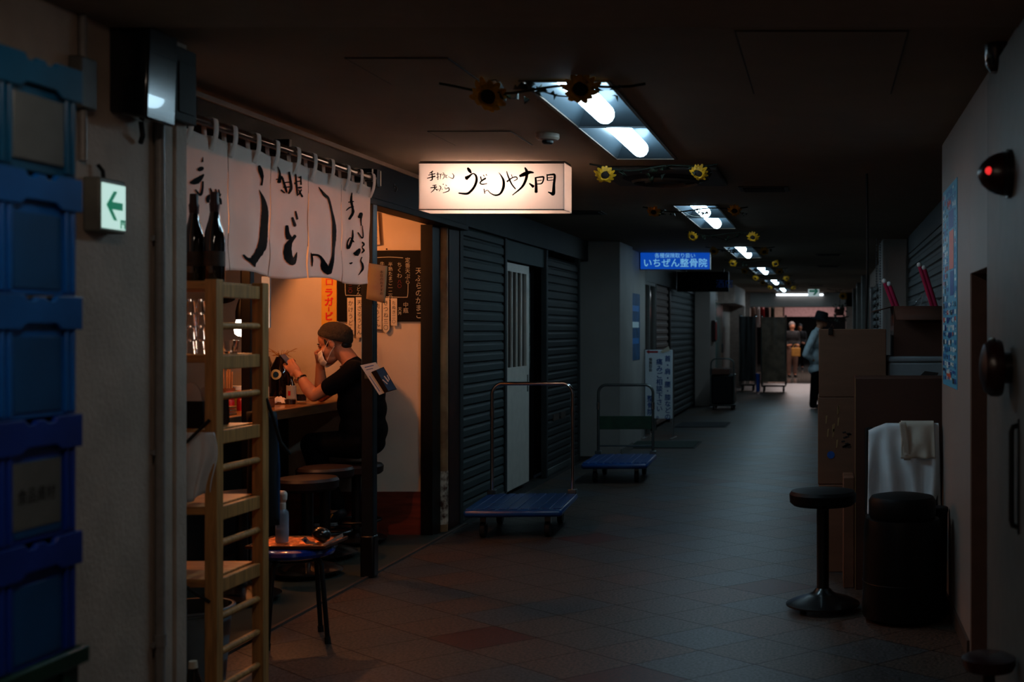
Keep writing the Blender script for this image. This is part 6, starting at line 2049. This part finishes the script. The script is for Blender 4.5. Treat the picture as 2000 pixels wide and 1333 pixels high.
# neck and trunk
body.chain([(hd(-0.018, 0, -0.05), 0.056), (mp(683, 704), 0.056), (mp(690, 722), 0.060)], 18)
body.ell(mp(694, 748), (0.105, 0.17, 0.11), 22)
body.ell(mp(700, 790), (0.112, 0.155, 0.14), 22)
body.ell(mp(704, 835), (0.115, 0.15, 0.13), 22)
body.ell(mp(700, 862), (0.125, 0.165, 0.085), 22)
NS, FS = mp(690, 726, -0.17), mp(690, 726, 0.17)
NE, FE = mp(613, 774, -0.20), mp(628, 775, 0.10)
NWr, FWr = mp(583, 733, -0.17), mp(625, 713, 0.02)
body.chain([(mp(692, 722, -0.09), 0.055), (NS, 0.055), (mp(652, 750, -0.19), 0.046), (NE, 0.037)], 16)
body.chain([(NE, 0.037), (mp(602, 760, -0.19), 0.041), (NWr, 0.026)], 16)
body.chain([(mp(692, 722, 0.09), 0.055), (FS, 0.055), (mp(660, 750, 0.14), 0.046), (FE, 0.037)], 16)
body.chain([(FE, 0.037), (mp(627, 752, 0.07), 0.040), (FWr, 0.026)], 16)
# legs under the counter
for sy in (-0.095, 0.095):
    body.chain([(mp(698, 868, sy), 0.085), (mp(610, 868, sy * 1.2), 0.062), (mp(628, 930, sy * 1.1), 0.055), (mp(660, 992, sy), 0.036), (mp(655, 1003, sy), 0.036), (mp(634, 1010, sy), 0.030)], 16)


def hand(wrist, d, n, side, L, curl, thumb_dir, spread=1.0):
    """palm along d, back of the hand facing n; fingers bend away from n"""
    d = d.normalized(); n = (n - d * n.dot(d)).normalized(); w = d.cross(n)
    M = Matrix((d, w, n)).transposed()
    body.ell(wrist + d * 0.045, (0.052, 0.038, 0.016), 16, M=M)
    body.chain([(wrist, 0.024), (wrist + d * 0.02, 0.023)], 12)
    for k, (off, l) in enumerate(((-0.030, 0.9), (-0.010, 1.0), (0.010, 0.95), (0.029, 0.75))):
        p = wrist + d * 0.085 + w * off * spread
        q = [(wrist + d * 0.05 + w * off * 0.8, 0.011), (p, 0.0095)]
        a = 0.0
        cur = p
        for seg, ll in enumerate((0.040, 0.027, 0.020)):
            a += curl[seg] * (1 + 0.08 * k)
            dd = d * math.cos(a) - n * math.sin(a)
            cur = cur + dd * ll * l * L
            q.append((cur, 0.0088 - 0.0009 * seg))
        body.chain(q, 10)
    tb = wrist + d * 0.03 + w * side * 0.028
    td = thumb_dir.normalized()
    body.chain([(tb, 0.013), (tb + td * 0.034, 0.0105), (tb + td * 0.060 + d * 0.012, 0.0088)], 10)


# near hand grips the phone, its back to the camera
hand(NWr, Vector((-0.66, 0.05, 0.75)), Vector((0.1, -1, 0.1)), -1, 1.0, (0.5, 0.75, 0.6), Vector((0.15, 0.35, 0.9)))
# far hand, loose fist against the nose
hand(FWr, Vector((-0.20, -0.10, 0.95)), Vector((-1, -0.1, -0.1)), 1, 0.85, (0.9, 1.2, 0.9), Vector((0.2, -0.75, 0.5)))
grown(body, 0.0052, 'body', 'skin', man, smooth=2)

sh = MB()
sh.ell(mp(694, 748), (0.122, 0.188, 0.122), 24)
sh.ell(mp(701, 790), (0.130, 0.172, 0.15), 24)
sh.ell(mp(706, 838), (0.136, 0.168, 0.15), 24)
sh.ell(mp(712, 770), (0.128, 0.165, 0.12), 24)
sh.ell(mp(706, 868), (0.146, 0.184, 0.09), 24)
sh.chain([(mp(688, 712), 0.064), (mp(692, 728), 0.085)], 18)
sh.chain([(mp(692, 724, -0.09), 0.072), (NS, 0.072), (mp(668, 742, -0.185), 0.064), (mp(645, 756, -0.195), 0.060)], 18)
sh.chain([(mp(692, 724, 0.09), 0.072), (FS, 0.072), (mp(668, 742, 0.16), 0.062), (mp(650, 755, 0.135), 0.058)], 18)
sh.tube([mp(716, 726, 0), mp(708, 714, 0), mp(700, 708, 0)], 0.03, 10)
sh.ell(mp(715, 800), (0.126, 0.165, 0.14), 24); sh.ell(mp(716, 840), (0.13, 0.168, 0.13), 24)
grown(sh, 0.009, 'shirt', 'shirt_navy', man, smooth=14)
mb = MB()
nc = mp(686, 709)
mb.tube([nc + HM @ Vector((0.066 * math.cos(t), 0.068 * math.sin(t), -0.018 + 0.010 * math.cos(t))) for t in [2 * PI * i / 30 for i in range(31)]], 0.0085, 8)
mb.build('collar', 'collar_red', man)
tr_ = MB()
tr_.ell(mp(700, 868), (0.138, 0.178, 0.085), 22)
for sy in (-0.095, 0.095):
    tr_.chain([(mp(698, 868, sy), 0.097), (mp(610, 868, sy * 1.2), 0.074), (mp(628, 930, sy * 1.1), 0.068), (mp(658, 985, sy), 0.052)], 18)
grown(tr_, 0.009, 'trousers', 'trousers', man, smooth=3)
for sy in (-0.095, 0.095):
    q = MB()
    q.chain([(mp(664, 1004, sy), 0.042), (mp(648, 1012, sy), 0.044), (mp(628, 1016, sy), 0.036), (mp(618, 1018, sy), 0.03)], 14)
    f = grown(q, 0.006, 'sneaker', 'shoe', man, smooth=2)
    mb = MB(); mb.prism([(-0.085, -0.033), (0.05, -0.036), (0.068, 0.0), (0.05, 0.036), (-0.085, 0.033), (-0.105, 0.0)], lambda u, v, t: mp(643, 1024, sy) + Vector((u, v, t - 0.012 + 0.04 * u)), 0.022); mb.build('sole', 'shoe_grey', f, bevel=0.004)
    mb = MB(); mb.tube([mp(655, 1006, sy) + Vector((0, -0.044, 0.01)), mp(648, 1014, sy) + Vector((0, -0.046, 0)), mp(642, 1020, sy) + Vector((0, -0.04, 0))], 0.006, 6); mb.build('stripe', 'shoe_orange', f)
# beanie: a knitted dome with a rolled cuff, tipped back
bt = math.radians(33)
BM = HM @ Euler((0, 0, 0)).to_matrix()
ba = (HU * math.cos(bt) - HF * math.sin(bt)); bf = (HF * math.cos(bt) + HU * math.sin(bt))
BM = Matrix((bf, HS, ba)).transposed()
prof = [(1.00, 0.0), (1.05, 0.10), (1.045, 0.26), (1.00, 0.36), (0.985, 0.40), (0.97, 0.52), (0.90, 0.74), (0.74, 0.93), (0.5, 1.07), (0.25, 1.13), (0.0, 1.15)]
mb = MB()
bc = hd(0.002, 0, 0.030)
n = 40
vs = []
for r_, z_ in prof:
    for i in range(n):
        t = 2 * PI * i / n
        wob = 1 + 0.012 * math.sin(t * 3 + z_ * 4)
        vs.append(bc + BM @ Vector((r_ * 0.109 * math.cos(t) * wob - 0.006 * max(0, z_ - 0.3), r_ * 0.092 * math.sin(t) * wob, z_ * 0.098)))
fs = [(k * n + i, k * n + (i + 1) % n, (k + 1) * n + (i + 1) % n, (k + 1) * n + i) for k in range(len(prof) - 1) for i in range(n)]
mb.add(vs, fs)
mb.build('beanie', 'beanie', man, subsurf=1, angle=80)
# hair at the nape and temple
mb = MB(); mb.ell(hd(-0.060, 0, -0.030), (0.030, 0.055, 0.030), 16, M=HM); mb.ell(hd(0.038, -0.064, 0.018), (0.012, 0.012, 0.032), 10, M=HM); mb.ell(hd(0.038, 0.064, 0.018), (0.012, 0.012, 0.032), 10, M=HM)
grown(mb, 0.006, 'hair', 'hair', man, smooth=2)
# mask over mouth and chin, nose bare
def maskf(u, v):
    a = (u - 0.5) * 2.5
    c = -0.034 - 0.085 * v
    bulge = 0.014 * math.sin(PI * v) + 0.003 * math.sin(v * 19)
    r1 = 0.078 + bulge - 0.018 * max(0, v - 0.7) / 0.3
    return hd(0.052 + r1 * math.cos(a) * (1.0 - 0.10 * v), (0.071 + bulge * 0.3) * math.sin(a), c - 0.012 * math.cos(a) * v + 0.018 * (1 - math.cos(a)))
mb = MB(); mb.grid(maskf, 24, 14)
mk = mb.build('face_mask', 'mask', man, solid=0.003, fix=False, angle=80)
for sy in (-1, 1):
    mb = MB()
    mb.tube([hd(0.072, sy * 0.071, -0.034), hd(0.035, sy * 0.079, 0.000), hd(0.008, sy * 0.086, 0.026), hd(-0.018, sy * 0.084, 0.012)], 0.0018, 6)
    mb.tube([hd(0.066, sy * 0.068, -0.098), hd(0.02, sy * 0.078, -0.05), hd(-0.014, sy * 0.084, -0.024)], 0.0018, 6)
    mb.build('ear_loop', 'mask', mk)
    mb = MB(); mb.ell(hd(0.089, sy * 0.034, -0.002), (0.008, 0.013, 0.0025), 10, M=HM); mb.build('eye', 'hair', man)
    mb = MB(); mb.tube([hd(0.100, sy * 0.018, 0.020), hd(0.104, sy * 0.036, 0.026), hd(0.088, sy * 0.056, 0.020)], 0.004, 6); mb.build('eyebrow', 'hair', man)
# watch and phone
wd = (NWr - NE).normalized()
wc = NWr - wd * 0.028
a_ = wd.orthogonal().normalized(); b_ = wd.cross(a_)
mb = MB(); mb.tube([wc + (a_ * math.cos(t) + b_ * math.sin(t)) * 0.0315 for t in [2 * PI * i / 24 for i in range(25)]], 0.0055, 8)
wt = mb.build('wristwatch', 'watch', man)
mb = MB(); mb.cyl(wc + Vector((-0.012, -0.030, -0.012)), wc + Vector((-0.016, -0.040, -0.016)), 0.015, n=18); mb.build('dial', 'steel', wt)
PH = NWr + Vector((-0.075, 0.034, 0.075))
phm = Euler((0.10, math.radians(-40), -0.12)).to_matrix()
o = thing('smartphone', 'black smartphone held up in the seated man\'s near hand', 'phone', tuple(B0 + PH))
mb = MB(); mb.box(-0.004, 0.004, -0.036, 0.036, -0.072, 0.072, M=phm); mb.build('case', 'phone', o, bevel=0.003)
mb = MB(); mb.box(0.0042, 0.0048, -0.033, 0.033, -0.068, 0.068, M=phm); mb.build('screen', 'screen', o)

# the man in the hat, far down the passage
WY = 22.0
WS = FPX / WY
wm = thing('person', 'standing man in dark brimmed hat and pale blue shirt, beyond the cardboard boxes', 'person', (at(1598, 645, WY).x, WY, 0))
W0 = Vector(wm.location)


def wp(px, py, y=0.0):
    return Vector(((px - 1611) / WS, WY + y, EYE - (py - 645) / WS)) - W0


b2_ = MB()
hc = wp(1604, 628)
b2_.ell(hc, (0.092, 0.075, 0.115), 18)
b2_.ell(hc + Vector((0.07, 0, -0.04)), (0.035, 0.045, 0.06), 14)
b2_.ell(hc + Vector((0.105, 0, -0.015)), (0.016, 0.013, 0.02), 10)
for sy in (-1, 1):
    b2_.ell(hc + Vector((-0.005, sy * 0.076, -0.01)), (0.018, 0.01, 0.03), 10)
b2_.chain([(hc + Vector((-0.02, 0, -0.08)), 0.055), (wp(1597, 648), 0.06)], 14)
b2_.ell(wp(1594, 668), (0.11, 0.18, 0.15), 18)
b2_.ell(wp(1594, 700), (0.105, 0.16, 0.16), 18)
b2_.ell(wp(1595, 722), (0.115, 0.165, 0.12), 18)
for sy in (-1, 1):
    ext = -0.05 if sy < 0 else 0.1
    b2_.chain([(wp(1592, 652, sy * 0.18), 0.058), (wp(1578, 682, sy * 0.23), 0.045), (wp(1574, 693, sy * 0.23), 0.042), (wp(1589, 703, sy * 0.16), 0.028), (wp(1593, 705, sy * 0.12), 0.03)], 12)
    w_ = wp(1593, 705, sy * 0.12)
    for k in range(4):
        b2_.chain([(w_ + Vector((0.02, 0, 0.0)), 0.011), (w_ + Vector((0.065, -sy * 0.02 * k + sy * 0.03, 0.012 - 0.004 * k)), 0.009), (w_ + Vector((0.075, -sy * (0.02 * k) + sy * 0.015, 0.035)), 0.008)], 8)
    b2_.chain([(w_ + Vector((0.0, 0, 0.02)), 0.012), (w_ + Vector((0.035, -sy * 0.02, 0.045)), 0.009)], 8)
    leg = 0.10 * sy
    b2_.chain([(wp(1595, 730, 0.09 * sy), 0.085), (wp(1596 + 5 * sy, 762, 0.09 * sy), 0.058), (wp(1597 + 9 * sy, 792, 0.09 * sy), 0.04), (wp(1600 + 9 * sy, 795, 0.09 * sy) + Vector((0.08, 0, -0.0)), 0.034)], 14)
grown(b2_, 0.008, 'body', 'skin', wm, smooth=2)
q = MB()
q.ell(wp(1594, 666), (0.13, 0.205, 0.165), 20); q.ell(wp(1593, 698), (0.13, 0.19, 0.18), 20); q.ell(wp(1593, 722), (0.136, 0.19, 0.12), 20)
for sy in (-1, 1):
    q.chain([(wp(1592, 652, sy * 0.17), 0.075), (wp(1578, 682, sy * 0.23), 0.066), (wp(1574, 693, sy * 0.23), 0.062), (wp(1584, 700, sy * 0.18), 0.052)], 14)
q.chain([(wp(1598, 645), 0.068), (wp(1596, 652), 0.09)], 14)
grown(q, 0.012, 'shirt', 'denim_shirt', wm, smooth=3)
q = MB()
for sy in (-1, 1):
    q.chain([(wp(1595, 730, 0.09 * sy), 0.105), (wp(1596 + 5 * sy, 762, 0.09 * sy), 0.082), (wp(1597 + 9 * sy, 790, 0.09 * sy), 0.068)], 16)
grown(q, 0.012, 'trousers', 'trousers', wm, smooth=2)
for sy in (-1, 1):
    q = MB(); q.chain([(wp(1597 + 9 * sy, 792, 0.09 * sy) + Vector((-0.02, 0, 0)), 0.046), (wp(1597 + 9 * sy, 793.5, 0.09 * sy) + Vector((0.13, 0, -0.002)), 0.036)], 12)
    grown(q, 0.01, 'shoe', 'shoe', wm, smooth=2)
mb = MB()
hM = Euler((0, math.radians(14), 0)).to_matrix()
mb.lathe([(0.195, -0.03), (0.19, -0.022), (0.118, 0.01), (0.116, 0.05), (0.108, 0.115), (0.085, 0.135), (0.0, 0.14)], c=hc + Vector((-0.005, 0, 0.045)), n=32, M=hM)
mb.build('hat', 'hat', wm, solid=0.004)
o = thing('smartphone', 'phone held by the standing man in the brimmed hat', 'phone', tuple(W0 + wp(1596.5, 702)))
mb = MB(); mb.box(-0.07, 0.05, -0.035, 0.035, 0.012, 0.021); mb.build('case', 'phone', o, bevel=0.002)
mb = MB(); mb.box(-0.066, 0.046, -0.031, 0.031, 0.0212, 0.022); mb.build('screen', 'screen', o)


def far_person(lab, px, Y, hgt, top, low, hairm, rz):
    p = thing('person', lab, 'person', (at(px, 645, Y).x, Y, 0), rz)
    k = hgt / 1.7
    V = lambda x, y, z: Vector((x, y, z)) * k
    m = MB()
    m.ell(V(0, 0, 1.59), (0.085, 0.10, 0.115), 14); m.ell(V(0, -0.09, 1.57), (0.02, 0.03, 0.03), 8)
    m.chain([(V(0, 0, 1.5), 0.055), (V(0, 0.01, 1.4), 0.06)], 10)
    m.ell(V(0, 0.01, 1.28), (0.18, 0.11, 0.17), 14); m.ell(V(0, 0.01, 1.03), (0.16, 0.11, 0.17), 14)
    for s_ in (-1, 1):
        m.chain([(V(s_ * 0.18, 0.01, 1.37), 0.055), (V(s_ * 0.22, 0.03, 1.1), 0.042), (V(s_ * 0.17, -0.14, 0.98), 0.03), (V(s_ * 0.12, -0.20, 1.0), 0.034)], 10)
        m.chain([(V(s_ * 0.09, 0, 0.92), 0.09), (V(s_ * 0.1, -0.01, 0.5), 0.06), (V(s_ * 0.1, 0.02, 0.07), 0.042), (V(s_ * 0.1, -0.12, 0.04), 0.035)], 10)
        for f_ in range(4):
            m.chain([(V(s_ * 0.12, -0.21, 1.0), 0.012), (V(s_ * (0.075 + 0.0), -0.245, 0.985 + 0.018 * f_), 0.009)], 6)
    grown(m, 0.012, 'body', 'skin', p, smooth=2)
    m = MB()
    m.ell(V(0, 0.01, 1.28), (0.205, 0.135, 0.185), 14); m.ell(V(0, 0.01, 1.02), (0.19, 0.135, 0.19), 14)
    for s_ in (-1, 1):
        m.chain([(V(s_ * 0.18, 0.01, 1.37), 0.072), (V(s_ * 0.22, 0.03, 1.1), 0.058), (V(s_ * 0.18, -0.1, 1.0), 0.046)], 10)
    grown(m, 0.014, 'jacket', top, p, smooth=2)
    m = MB()
    for s_ in (-1, 1):
        m.chain([(V(s_ * 0.09, 0, 0.92), 0.11), (V(s_ * 0.1, -0.01, 0.5), 0.08), (V(s_ * 0.1, 0.02, 0.12), 0.06)], 10)
    grown(m, 0.014, 'trousers', low, p, smooth=2)
    for s_ in (-1, 1):
        m = MB(); m.chain([(V(s_ * 0.1, 0.03, 0.05), 0.05), (V(s_ * 0.1, -0.13, 0.035), 0.042)], 10); grown(m, 0.012, 'shoe', 'shoe', p, smooth=1)
    m = MB(); m.ell(V(0, 0.02, 1.63), (0.098, 0.108, 0.10), 14); grown(m, 0.012, 'hair', hairm, p, smooth=1)
    return p


fp = far_person('grey-haired person in a dark jacket in the far hall, mustard bag in hand', 1547, 36.5, 1.62, 'jacket_dark', 'reveal', 'grey_hair', 0.3)
far_person('dark-haired person far back in the hall, nearest the dark opening', 1562, 44.0, 1.6, 'jacket_dark', 'trousers', 'hair', 0.0)
o = thing('shoulder_bag', 'mustard bag hanging from the hand of the grey-haired person', 'bag', (fp.location.x + 0.12, 36.5 - 0.26, 0.62))
mb = MB(); mb.box(-0.13, 0.13, -0.04, 0.04, 0, 0.26); mb.build('body', 'mustard', o, bevel=0.02)
mb = MB(); mb.tube(smooth_pts([(-0.09, 0, 0.25), (-0.05, 0, 0.34), (0.05, 0, 0.34), (0.09, 0, 0.25)], 4), 0.008, 6); mb.build('strap', 'mustard', o)
